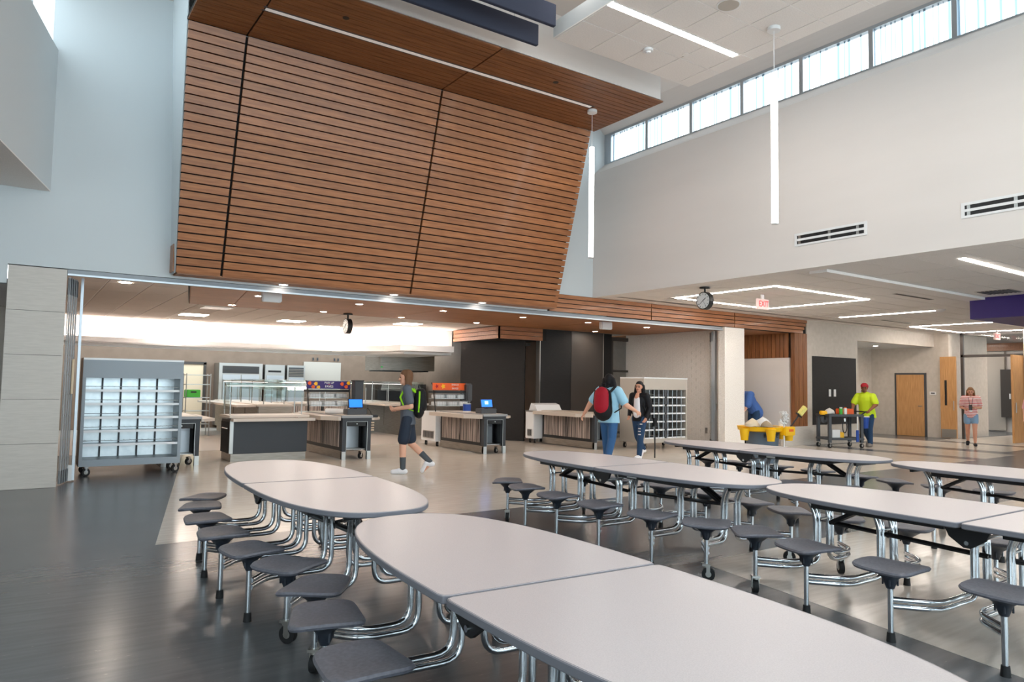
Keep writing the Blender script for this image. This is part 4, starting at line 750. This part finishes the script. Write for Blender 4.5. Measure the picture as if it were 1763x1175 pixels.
t = thing('floor_scrubber', 'yellow sponge scrubber on a black stick in the caddy', 'scrubber', (BX+.25, BY-.32, .77)); MB(True).tube([(0, 0, 0), (.17, -.1, .26)], .012, 8).build('stick', 'black', t)
o = rbox(-.045, .045, -.035, .035, 0, .17, .01).build('sponge', 'sponge', t); o.location = (.18, -.11, .28); o.rotation_euler = (R(20), R(34), 0); o = rbox(-.06, .06, -.03, .03, -.012, .012, .004).build('clip', 'black', t); o.location = (.172, -.105, .27); o.rotation_euler = (R(20), R(34), 0)
t = thing('spray_bottle', 'white bottle standing in the yellow caddy cup', 'bottle', (BX+.42, BY-.07, .77)); MB(True).cyl(0, 0, 0, .15, .04, n=14).build('body', 'white', t); MB(True).cyl(0, 0, .15, .19, .02, n=10).build('cap', 'white_gloss', t)
def rag(lab, x, y, z, mat, s=1):
    mb = MB(True); rnd = random.Random(len(lab))
    rings = []
    for j, (q, zz) in enumerate(((1, 0), (.95, .035), (.7, .06), (.35, .085), (.05, .1))): rings.append([(math.cos(2*math.pi*k/14)*.1*q*s*(1+.25*rnd.random()), math.sin(2*math.pi*k/14)*.08*q*s*(1+.25*rnd.random()), zz*s+.015*rnd.random()) for k in range(14)])
    mb.rings(rings); tag(mb.build('cleaning_rag', mat), lab, 'rag', 'crumpled rags').location = (x, y, z)
rag('crumpled white rag heaped on the yellow caddy', BX-.12, BY-.1, .84, 'rag', 1.5); rag('crumpled tan rag on the yellow caddy rim', BX-.25, BY-.27, .84, 'tan_rag', 1.0); rag('crumpled cream rag beside the white one', BX-.32, BY-.04, .84, 'cream', 1.3)

# ------------------------------------------------------------------ utility cart
CX, CY = 17.75, 10.75
t = thing('utility_cart', 'dark grey two shelf utility cart pushed by the worker', 'cart', (CX, CY, 0), R(-25))
for x in (-.45, .45):
    for y in (-.25, .25): bx(x-.035, x+.035, y-.035, y+.035, .13, .86).build('post', 'dark_grey', t); caster(t, x, y, .06, .3)
for z in (.2, .8): rbox(-.5, .5, -.3, .3, z, z+.06, .01).build('shelf', 'dark_grey', t)
MB(True).tube([(.48, -.22, .86), (.6, -.22, .93), (.6, .22, .93), (.48, .22, .86)], .016, 8).build('handle', 'black', t)
def on_cart(x, y, z): c_, s_ = math.cos(R(-25)), math.sin(R(-25)); return (CX+x*c_-y*s_, CY+x*s_+y*c_, z)
def small(name, lab, cat, x, y, z, parts, rz=-25):
    t = thing(name, lab, cat, on_cart(x, y, z), R(rz))
    for nm, mb, mt in parts: mb.build(nm, mt, t)
small('bucket', 'blue bucket hanging on the cart handle', 'bucket', .63, -.1, .5, [('body', MB(True).cyl(0, 0, 0, .3, .1, .13, 18), 'blue'), ('rim', MB(True).cyl(0, 0, .29, .31, .135, n=18), 'white')])
small('tool_case', 'orange tool case on the cart top', 'tool case', .15, .0, .86, [('body', rbox(-.2, .2, -.1, .1, 0, .14, .012), 'orange'), ('grip', rbox(-.06, .06, -.02, .02, .14, .17, .005), 'black')])
small('spray_can', 'green and white can on the cart top', 'can', -.08, -.18, .86, [('body', MB(True).cyl(0, 0, 0, .15, .045, n=16), 'green'), ('cap', MB(True).cyl(0, 0, .15, .18, .035, n=14), 'white')])
small('spray_can', 'white can beside the green can on the cart', 'can', .03, -.2, .86, [('body', MB(True).cyl(0, 0, 0, .16, .04, n=16), 'white'), ('cap', MB(True).cyl(0, 0, .16, .18, .03, n=14), 'orange')])
small('cardboard_box', 'white box with yellow end on the lower cart shelf', 'box', -.2, -.1, .26, [('body', rbox(-.14, .08, -.1, .1, 0, .2, .004), 'white'), ('end_panel', rbox(.08, .19, -.1, .1, 0, .14, .004), 'yellow')])
small('dust_pan', 'blue scraper hanging from the cart side', 'scraper', .3, -.3, .16, [('blade', rbox(-.04, .04, -.01, .01, 0, .3, .004), 'blue'), ('stick', MB(True).cyl(0, 0, .3, .65, .01, n=8), 'white')], -20)
small('power_tool', 'yellow and black power tool on the cart front corner', 'power tool', -.5, -.1, .84, [('motor', rbox(-.12, .06, -.06, .06, .0, .1, .02), 'yellow'), ('grip', rbox(-.03, .03, -.03, .03, -.14, .02, .01), 'black'), ('blade_guard', MB(True).cyly(-.02, -.03, .03, -.12, .09, 18), 'dark_grey')])
rag('crumpled pale rag on the cart top', *on_cart(-.25, .05, .86), 'rag', 1.4)
t = thing('coiled_cable', 'black cable hanging from the cart side', 'cable', on_cart(-.08, -.33, .4), R(-25)); MB(True).tube([(math.cos(a*.6)*.06, 0, .15+math.sin(a*.6)*.16) for a in range(22)], .012, 6).build('coil', 'black', t); bx(-.02, .02, -.012, .012, .28, .36).build('hook', 'steel', t)
t = thing('room_sign', 'small white room sign beside the wood door', 'sign', (24.59, 11.55, 1.38)); bx(-.012, 0, 0, .2, 0, .1).build('plate', 'white', t); bx(-.014, -.012, .04, .16, .03, .07).build('lettering_strip', 'dark_grey', t)
t = thing('wall_switch', 'small steel switch plate beside the tall open door', 'switch', (24.59, 11.35, 1.0)); bx(-.01, 0, 0, .08, 0, .14).build('plate', 'steel', t); bx(-.016, -.01, .03, .05, .05, .09).build('toggle', 'white', t)
# ------------------------------------------------------------------ people
def solid(mb, name, mat, parent, vox=.011, sm=4, label=None, cut=None):
    me = mb.mesh('tmp'); ob = bpy.data.objects.new('tmp', me); C.objects.link(ob)
    md = ob.modifiers.new('r', 'REMESH'); md.mode = 'VOXEL'; md.voxel_size = vox; md.use_smooth_shade = True
    ms = ob.modifiers.new('s', 'SMOOTH'); ms.factor = .5; ms.iterations = sm
    dg = bpy.context.evaluated_depsgraph_get(); out = bpy.data.meshes.new_from_object(ob.evaluated_get(dg)); bpy.data.objects.remove(ob); bpy.data.meshes.remove(me)
    out.materials.clear(); out.polygons.foreach_set('use_smooth', [True]*len(out.polygons)); out.name = name
    if cut is not None:
        bm = bmesh.new(); bm.from_mesh(out); bmesh.ops.bisect_plane(bm, geom=bm.verts[:]+bm.edges[:]+bm.faces[:], plane_co=(0, 0, cut), plane_no=(0, 0, -1), clear_outer=True); bm.to_mesh(out); bm.free()
    return link(name, out, mat, parent, label)
V = Vector
def hand(mb, wr, el, palm_dir, curl=.5, sc=1.):
    d = (V(wr)-V(el)).normalized(); n = V(palm_dir); n = (n-d*n.dot(d)).normalized(); s = d.cross(n); w_ = V(wr); k = sc
    mb.cap(w_, w_+d*.05*k, .026*k, .03*k, .6, s); mb.cap(w_+d*.04*k, w_+d*.08*k, .032*k, .034*k, .5, s)
    for i, (off, L) in enumerate(((-.028, .062), (-.01, .074), (.009, .069), (.027, .054))):
        b0 = w_+d*.085*k+s*off*k; a1 = curl*.9; m1 = b0+(d*math.cos(a1)+n*math.sin(a1))*L*.55*k; a2 = a1+curl*1.1; e1 = m1+(d*math.cos(a2)+n*math.sin(a2))*L*.5*k
        mb.cap(b0, m1, .0092*k, .0085*k); mb.cap(m1, e1, .0085*k, .0075*k)
    t0 = w_+d*.03*k-s*.028*k; t1 = t0+(d*.6-s*.6+n*.3).normalized()*.036*k; t2 = t1+(d*.9+n*.45).normalized()*.032*k; mb.cap(t0, t1, .0125*k, .0105*k); mb.cap(t1, t2, .0105*k, .009*k)
def head(mb, c, fwd, up_, k=1.):
    c = V(c); f = V(fwd).normalized(); u = V(up_); u = (u-f*u.dot(f)).normalized(); s = f.cross(u)
    mb.cap(c+u*.04*k+f*-.012*k, c+u*.035*k+f*.015*k, .088*k, .084*k, .88, u); mb.cap(c+u*.0*k+f*.02*k, c-u*.065*k+f*.035*k, .07*k, .05*k, 1, s); mb.cap(c-u*.075*k+f*.06*k, c-u*.085*k+f*.062*k, .03*k, .028*k)
    mb.cap(c+u*.015*k+f*.09*k, c-u*.025*k+f*.106*k, .011*k, .017*k); mb.cap(c-u*.028*k+s*.012*k+f*.094*k, c-u*.028*k-s*.012*k+f*.094*k, .011*k, .011*k)
    mb.cap(c+u*.024*k+s*.03*k+f*.08*k, c+u*.024*k-s*.03*k+f*.08*k, .014*k, .014*k)
    for q in (-1, 1): mb.cap(c+s*q*.08*k+u*.015*k, c+s*q*.078*k-u*.025*k, .016*k, .012*k, .5, f)
    return c, f, u, s
def face(t, c, f, u, s, k=1., skin='skin'):
    for q in (-1, 1): MB(True).ball(c+f*.086*k+u*.012*k+s*q*.032*k, .0125*k, 10, 6, (1, 1, .75)).build('eye', 'eye', t); MB(True).cap(c+f*.092*k+u*.034*k+s*q*.018*k, c+f*.086*k+u*.037*k+s*q*.046*k, .005*k, .004*k).build('eyebrow', 'hair_black' if skin != 'skin' else 'hair_brown', t)
    MB(True).cap(c+f*.094*k-u*.055*k+s*.02*k, c+f*.094*k-u*.055*k-s*.02*k, .006*k, .006*k).build('mouth', 'lips', t)
def person(label, loc, rz, J, cl, sc=1., skin='skin', build=1.):
    """J: joints in local metres (x to the figure's own left, -y forward); cl: clothing switches."""
    t = thing('person', label, 'person', loc, rz); t.scale = (sc, sc, sc); g = lambda n: V(J[n]); b = build
    mb = MB(True)
    pel, che, nek, hc = g('pelvis'), g('chest'), g('neck'), g('head'); sd = (g('sl')-g('sr')).normalized()
    mb.cap(pel, pel+(che-pel)*.5, .15*b, .13*b, .72, sd); mb.cap(pel+(che-pel)*.5, che, .13*b, .155*b, .66, sd); mb.cap(che, nek-(nek-che)*.2, .15*b, .07, .6, sd); mb.cap(nek-(nek-che)*.2, hc-V((0, 0, .04)), .056, .052)
    mb.cap(g('sl'), g('sr'), .062*b, .062*b)
    for q in 'lr':
        mb.cap(g('s'+q), g('e'+q), .056*b, .043*b); mb.cap(g('e'+q), g('w'+q), .043*b, .029); hand(mb, J['w'+q], J['e'+q], J.get('palm'+q, (0, -1, 0)), J.get('curl'+q, .5))
        b = min(build, 1.12); mb.cap(g('h'+q), g('k'+q), .088*b, .058*b); mb.cap(g('k'+q), g('k'+q)+(g('a'+q)-g('k'+q))*.35, .056*b, .056*b); mb.cap(g('k'+q)+(g('a'+q)-g('k'+q))*.35, g('a'+q), .056*b, .036); mb.cap(g('a'+q)-V((0, 0, .02)), g('t'+q), .04, .034); b = build
    hd = head(mb, hc, J.get('face', (0, -1, 0)), J.get('headup', (0, 0, 1)))
    solid(mb, 'body', skin, t, .0085, 3); face(t, *hd, skin=skin); c, f, u, s = hd
    # clothing
    sh = MB(True); e = cl.get('ease', .016)
    sh.cap(pel-(che-pel).normalized()*cl.get('hem', .02), pel+(che-pel)*.5, .155*b+e, .14*b+e, .76, sd); sh.cap(pel+(che-pel)*.5, che, .14*b+e, .158*b+e, .7, sd); sh.cap(che, nek-(nek-che)*.28, .155*b+e, .07+e*.5, .64, sd); sh.cap(g('sl'), g('sr'), .066*b+e*.6, .066*b+e*.6)
    for q in 'lr':
        L = cl.get('sleeve', .65)
        if L <= 1: sh.cap(g('s'+q), g('s'+q)+(g('e'+q)-g('s'+q))*L, .062*b+e, .058*b+e)
        else: sh.cap(g('s'+q), g('e'+q), .062*b+e, .05*b+e*.7); sh.cap(g('e'+q), g('e'+q)+(g('w'+q)-g('e'+q))*.92, .05*b+e*.6, .036+e*.4)
    solid(sh, cl.get('top_name', 'shirt'), cl['top'], t, .011, 4, cut=cl.get('cut'))
    pn = MB(True); bs = b; b = min(b, 1.15); pn.cap(pel+V((0, 0, .02)), pel-V((0, 0, .03)), .142*b+.004, .152*b+.006, .74, sd)
    for q in 'lr':
        L = cl.get('leg', 1.95); k = g('k'+q); a = g('a'+q); h = g('h'+q)
        if L <= 1: pn.cap(h, h+(k-h)*L, .098*b, .088*b+.012)
        else: pn.cap(h, k, .096*b, .072*b); pn.cap(k, k+(a-k)*min(1, L-1), .072*b, .056*b)
    solid(pn, cl.get('bottom_name', 'trousers'), cl['bottom'], t, .011, 3); b = bs
    for q in 'lr':
        a, tt, k = g('a'+q), g('t'+q), g('k'+q); d = (tt-a); d.z = 0; d.normalize(); so = MB(True)
        if cl.get('sock'): sk = MB(True).cap(a+(k-a)*.45, a, .053, .044); sk.build('sock', cl['sock'], t)
        m_ = MB(True); sdv = d.cross(V((0, 0, 1))); m_.cap(a-d*.035-V((0, 0, .035)), a+d*.06-V((0, 0, .03)), .05, .052, .95, sdv); m_.cap(a+d*.06-V((0, 0, .032)), tt+d*.01, .05, .046, .9, sdv); shn = solid(m_, 'shoe', cl['shoe'], t, .01, 2)
        zs = min(a.z-.075, tt.z-.03); MB(True).hexa([(p.x, p.y, z) for z in (0, 1) for p in (a,)]*4) if False else None
    hr = MB(True); st = cl.get('hair_len', .05)
    hr.cap(c+u*.055-f*.03, c+u*.062+f*.006, .096, .084, .9, u); hr.cap(c+u*.03-f*.05, c-u*.03-f*.06, .08, .06)
    if st > .06:
        for q in (-1, 0, 1): hr.cap(c+s*q*.06-f*.035+u*.02, c+s*q*.075-f*(.06 if q else .085)-u*st, .052, .035)
        for q in (-1, 1): hr.cap(c+s*q*.08+u*.03-f*.035, c+s*q*(.1+cl.get('hair_w', 0))-f*.03-u*st*.9, .031+cl.get('hair_w', 0)*.5, .028+cl.get('hair_w', 0)*.5)
    if cl.get('hair'): solid(hr, 'hair', cl['hair'], t, .011, 2)
    return t, J
def stand(**kw):
    J = dict(pelvis=(0, 0, .93), chest=(0, 0, 1.28), neck=(0, .01, 1.46), head=(0, -.02, 1.6), sl=(.185, 0, 1.41), sr=(-.185, 0, 1.41), el=(.25, .03, 1.13), er=(-.25, .03, 1.13), wl=(.26, -.06, .89), wr=(-.26, -.06, .89),
             hl=(.09, 0, .9), hr=(-.09, 0, .9), kl=(.1, -.02, .49), kr=(-.1, -.02, .49), al=(.1, .02, .08), ar=(-.1, .02, .08), tl=(.11, -.14, .035), tr=(-.11, -.14, .035)); J.update(kw); return J
def facing(x, y): return math.atan2(x, -y)          # rotation that turns local -y towards the world direction (x, y)
# walking student
J = stand(el=(.23, .08, 1.12), wl=(.12, -.19, 1.08), er=(-.23, .06, 1.12), wr=(-.1, -.2, 1.06), palml=(-.6, -.2, .6), palmr=(.6, -.2, .6), curll=.9, curlr=.9, kl=(.09, -.06, .5), al=(.09, -.05, .08), tl=(.09, -.2, .035), kr=(-.09, .05, .5), ar=(-.09, .38, .19), tr=(-.1, .265, .045), head=(0, -.05, 1.59), chest=(0, -.02, 1.28), neck=(0, -.01, 1.45))
person('walking student with long brown hair, grey shirt and navy shorts', (5.36, 10.83, 0), facing(-.83, .56), J, dict(top='shirt_grey', bottom='shorts_navy', leg=.82, bottom_name='shorts', sock='sock', shoe='shoe_white', hair='hair_brown', hair_len=.17, sleeve=.7, hem=.12, cut=.82), .985)
SR = facing(-.83, .56)
def backpack(label, loc, rz, main, low, accent, sc=1., dy=.2):
    t = thing('backpack', label, 'backpack', loc, rz); t.scale = (sc, sc, sc)
    a = MB(True); a.cap((0, .05, .12), (0, .05, .34), .15, .13, .62, (1, 0, 0)); solid(a, 'main_bag', low, t, .012, 4)
    a = MB(True); a.cap((0, .11, .2), (0, .1, .36), .12, .115, .6, (1, 0, 0)); solid(a, 'upper_pocket', main, t, .012, 4)
    for s in (-1, 1): MB(True).tube([(s*.09, 0, .4), (s*.12, -.08, .47), (s*.14, -.18, .45), (s*.15, -.24, .32), (s*.18, -.17, .16), (s*.15, -.02, .1)], [.018, .022, .022, .018, .01, .008], 8).build('shoulder_strap', accent, t)
    MB(True).tube([(-.03, .04, .47), (-.03, .04, .52), (.03, .04, .52), (.03, .04, .47)], .008, 6).build('grab_loop', low, t)
    for s in (-1, 1): MB(True).tube([(s*.135, .06, .08), (s*.142, .07, .25), (s*.12, .07, .42)], .014, 6).build('piping', accent, t)
backpack('black backpack with lime green straps on the student', (5.36+.13*.83, 10.83-.13*.56, .93), SR, 'backpack_black', 'backpack_black', 'lime')
# student with red backpack, seen from behind
d1 = facing(.94, .34)
J = stand(el=(.36, .08, 1.17), wl=(.52, .06, .95), er=(-.36, 0, 1.15), wr=(-.5, -.16, 1.03), kl=(.1, -.08, .49), al=(.1, -.12, .08), tl=(.1, -.27, .035), kr=(-.1, .06, .49), ar=(-.1, .24, .11), tr=(-.1, .15, .035), face=(.1, -1, 0), palml=(-1, 0, 0), palmr=(1, 0, 0))
person('student with long black hair and light blue shirt seen from behind', (9.42, 10.42, 0), d1, J, dict(top='shirt_blue', bottom='jeans', shoe='shoe_white', hair='hair_black', hair_len=.26, hair_w=.04, sleeve=.75, hem=.14, cut=.8, bottom_name='jeans'), .99, 'skin', 1.32)
backpack('red and black backpack on the student in light blue', (9.42-.17*.94, 10.42-.17*.34, .86), d1, 'backpack_red', 'backpack_black', 'backpack_black', 1.3)
# girl in black cardigan
d2 = facing(-.93, -.25)
J = stand(el=(.25, .04, 1.14), wl=(.22, -.1, .92), er=(-.25, .03, 1.14), wr=(-.2, -.12, .95), kl=(.09, -.1, .5), al=(.09, -.16, .08), tl=(.09, -.3, .035), kr=(-.09, .08, .48), ar=(-.09, .34, .18), tr=(-.09, .22, .045), face=(.15, -1, 0))
tg, _ = person('girl with long black hair, glasses and open black cardigan', (10.72, 10.92, 0), d2, J, dict(top='cardigan', top_name='cardigan', bottom='jeans_dark', bottom_name='ripped_jeans', shoe='shoe_white', hair='hair_black', hair_len=.32, hair_w=.02, sleeve=1.9, hem=.1, cut=.84, ease=.012), .92, 'skin_tan', 1.04)
mb = MB(True); mb.cap((0, -.115, 1.34), (0, -.118, 1.0), .07, .09, .6, (1, 0, 0)); solid(mb, 'white_top', 'top_white', tg, .011, 2); mb = MB(True); mb.cap((0, -.085, 1.45), (0, -.118, 1.38), .045, .058, .6, (1, 0, 0)); solid(mb, 'neckline', 'skin_tan', tg, .011, 2)
gl = MB(True)
for q in (-.033, .037): gl.tube([(q+.018+math.cos(a*.52)*.026, -.125, 1.615+math.sin(a*.52)*.022) for a in range(13)], .003, 5)
gl.build('glasses', 'black', tg)
for z, x in ((.62, .09), (.55, .1), (.68, .085), (.78, .11)): rbox(x-.03, x+.03, -.19+.1*(z-.5)*2.2, -.16+.1*(z-.5)*2.2, z-.012, z+.012, .004).build('jeans_rip', 'top_white', tg)
backpack('plain black backpack on the girl in the cardigan', (10.72+.15*.93, 10.92+.15*.25, .78), d2, 'backpack_black', 'backpack_black', 'backpack_black', .95)
t = thing('walking_stick', 'thin black stick beside the girl in the cardigan', 'stick', (11.1, 10.85, 0)); MB(True).cyl(0, 0, 0, .82, .014, n=8).build('shaft', 'black', t); rbox(-.05, .05, -.02, .02, .66, .84, .01).build('grip', 'backpack_black', t)
# worker in hi-vis shirt
d3 = facing(-.97, -.1)
J = stand(pelvis=(0, .06, .93), chest=(0, -.02, 1.27), neck=(0, -.05, 1.44), head=(0, -.09, 1.57), sl=(.19, -.04, 1.35), sr=(-.19, -.04, 1.35), el=(.3, -.1, 1.14), wl=(.22, -.34, .97), er=(-.3, -.1, 1.14), wr=(-.22, -.34, .97), hl=(.1, .06, .9), hr=(-.1, .06, .9), kl=(.1, -.04, .5), al=(.1, 0, .08), tl=(.1, -.15, .035), kr=(-.1, .1, .5), ar=(-.1, .42, .15), tr=(-.1, .29, .04), face=(.35, -1, -.1), curll=1.2, curlr=1.2)
tw, _ = person('worker in a bright yellow shirt and red cap pushing the cart', (18.72, 10.58, 0), d3, J, dict(top='hivis', bottom='jeans_dark', bottom_name='jeans', shoe='shoe_tan', sleeve=.75, hem=.14, cut=.78, ease=.018), .98, 'skin_brown', 1.32)
mb = MB(True); mb.cap((0, -.08, 1.63), (0, -.1, 1.635), .1, .092, .95, (1, 0, 0)); mb.cap((.05, -.2, 1.635), (.03, -.23, 1.625), .055, .05, .25, (1, 0, 0)); solid(mb, 'cap', 'red', tw, .011, 2); mb = MB(True); mb.cap((.03, -.17, 1.5), (-.03, -.16, 1.5), .03, .03); solid(mb, 'beard', 'hair_brown', tw, .011, 2)
# woman in striped shirt
d4 = facing(-.92, -.4)
J = stand(el=(.24, .02, 1.14), wl=(.13, -.2, 1.13), er=(-.25, .02, 1.14), wr=(-.16, -.2, 1.1), palml=(-1, 0, .5), palmr=(1, 0, .5), curll=.9, curlr=.9, face=(0, -1, -.25), kl=(.09, -.1, .5), al=(.09, -.14, .08), tl=(.1, -.28, .035), kr=(-.09, .04, .49), ar=(-.09, .2, .12), tr=(-.1, .1, .035))
ts_, _ = person('woman in a red striped shirt and denim shorts looking at a phone', (21.95, 9.4, 0), d4, J, dict(top='striped_shirt', bottom='denim_light', bottom_name='shorts', leg=.45, shoe='shoe_dark', hair='hair_blond', hair_len=.17, sleeve=.7, hem=.0), .93, 'skin_tan', 1.04)
t = thing('phone', 'dark phone in the hand of the striped-shirt woman', 'phone', (21.95-.26*.92-.02, 9.4-.26*.4, 1.06)); rbox(-.015, .015, -.04, .04, -.07, .07, .006).build('case', 'black', t); bx(-.017, -.015, -.035, .035, -.06, .06).build('glass', 'dark_grey', t)
mb = MB(True); mb.tube([(.06, -.12, 1.44), (.03, -.16, 1.25), (0, -.175, 1.13)], .006, 6).tube([(-.06, -.12, 1.44), (-.03, -.16, 1.25), (0, -.175, 1.13)], .006, 6); mb.build('lanyard', 'hair_black', ts_); rbox(-.035, .035, -.185, -.175, 1.02, 1.13, .004).build('badge', 'white', ts_)
# man bending over in the passage
d5 = facing(-.95, .3)
J = stand(pelvis=(0, .1, .9), chest=(0, -.1, 1.19), neck=(0, -.24, 1.32), head=(0, -.34, 1.42), sl=(.19, -.16, 1.29), sr=(-.19, -.16, 1.29), el=(.24, -.28, 1.02), wl=(.2, -.42, .82), er=(-.24, -.28, 1.02), wr=(-.2, -.42, .82), hl=(.1, .1, .88), hr=(-.1, .1, .88), kl=(.1, .04, .48), kr=(-.1, .04, .48), face=(0, -1, -.5), headup=(0, -.4, 1))
person('man in a royal blue shirt bending forward in the passage', (16.45, 12.5, 0), d5, J, dict(top='shirt_royal', bottom='jeans_dark', bottom_name='jeans', shoe='shoe_dark', hair='hair_brown', hair_len=.03, sleeve=.95, hem=.06, ease=.03), 1.02, 'skin', 1.2)
# person cut by the picture edge
J = stand(); person('person in a pink top cut by the picture edge', (22.6, 8.1, 0), facing(-.9, -.4), J, dict(top='pink', bottom='jeans_dark', bottom_name='jeans', shoe='shoe_dark', hair='hair_brown', hair_len=.1, sleeve=.8), .92, 'skin')
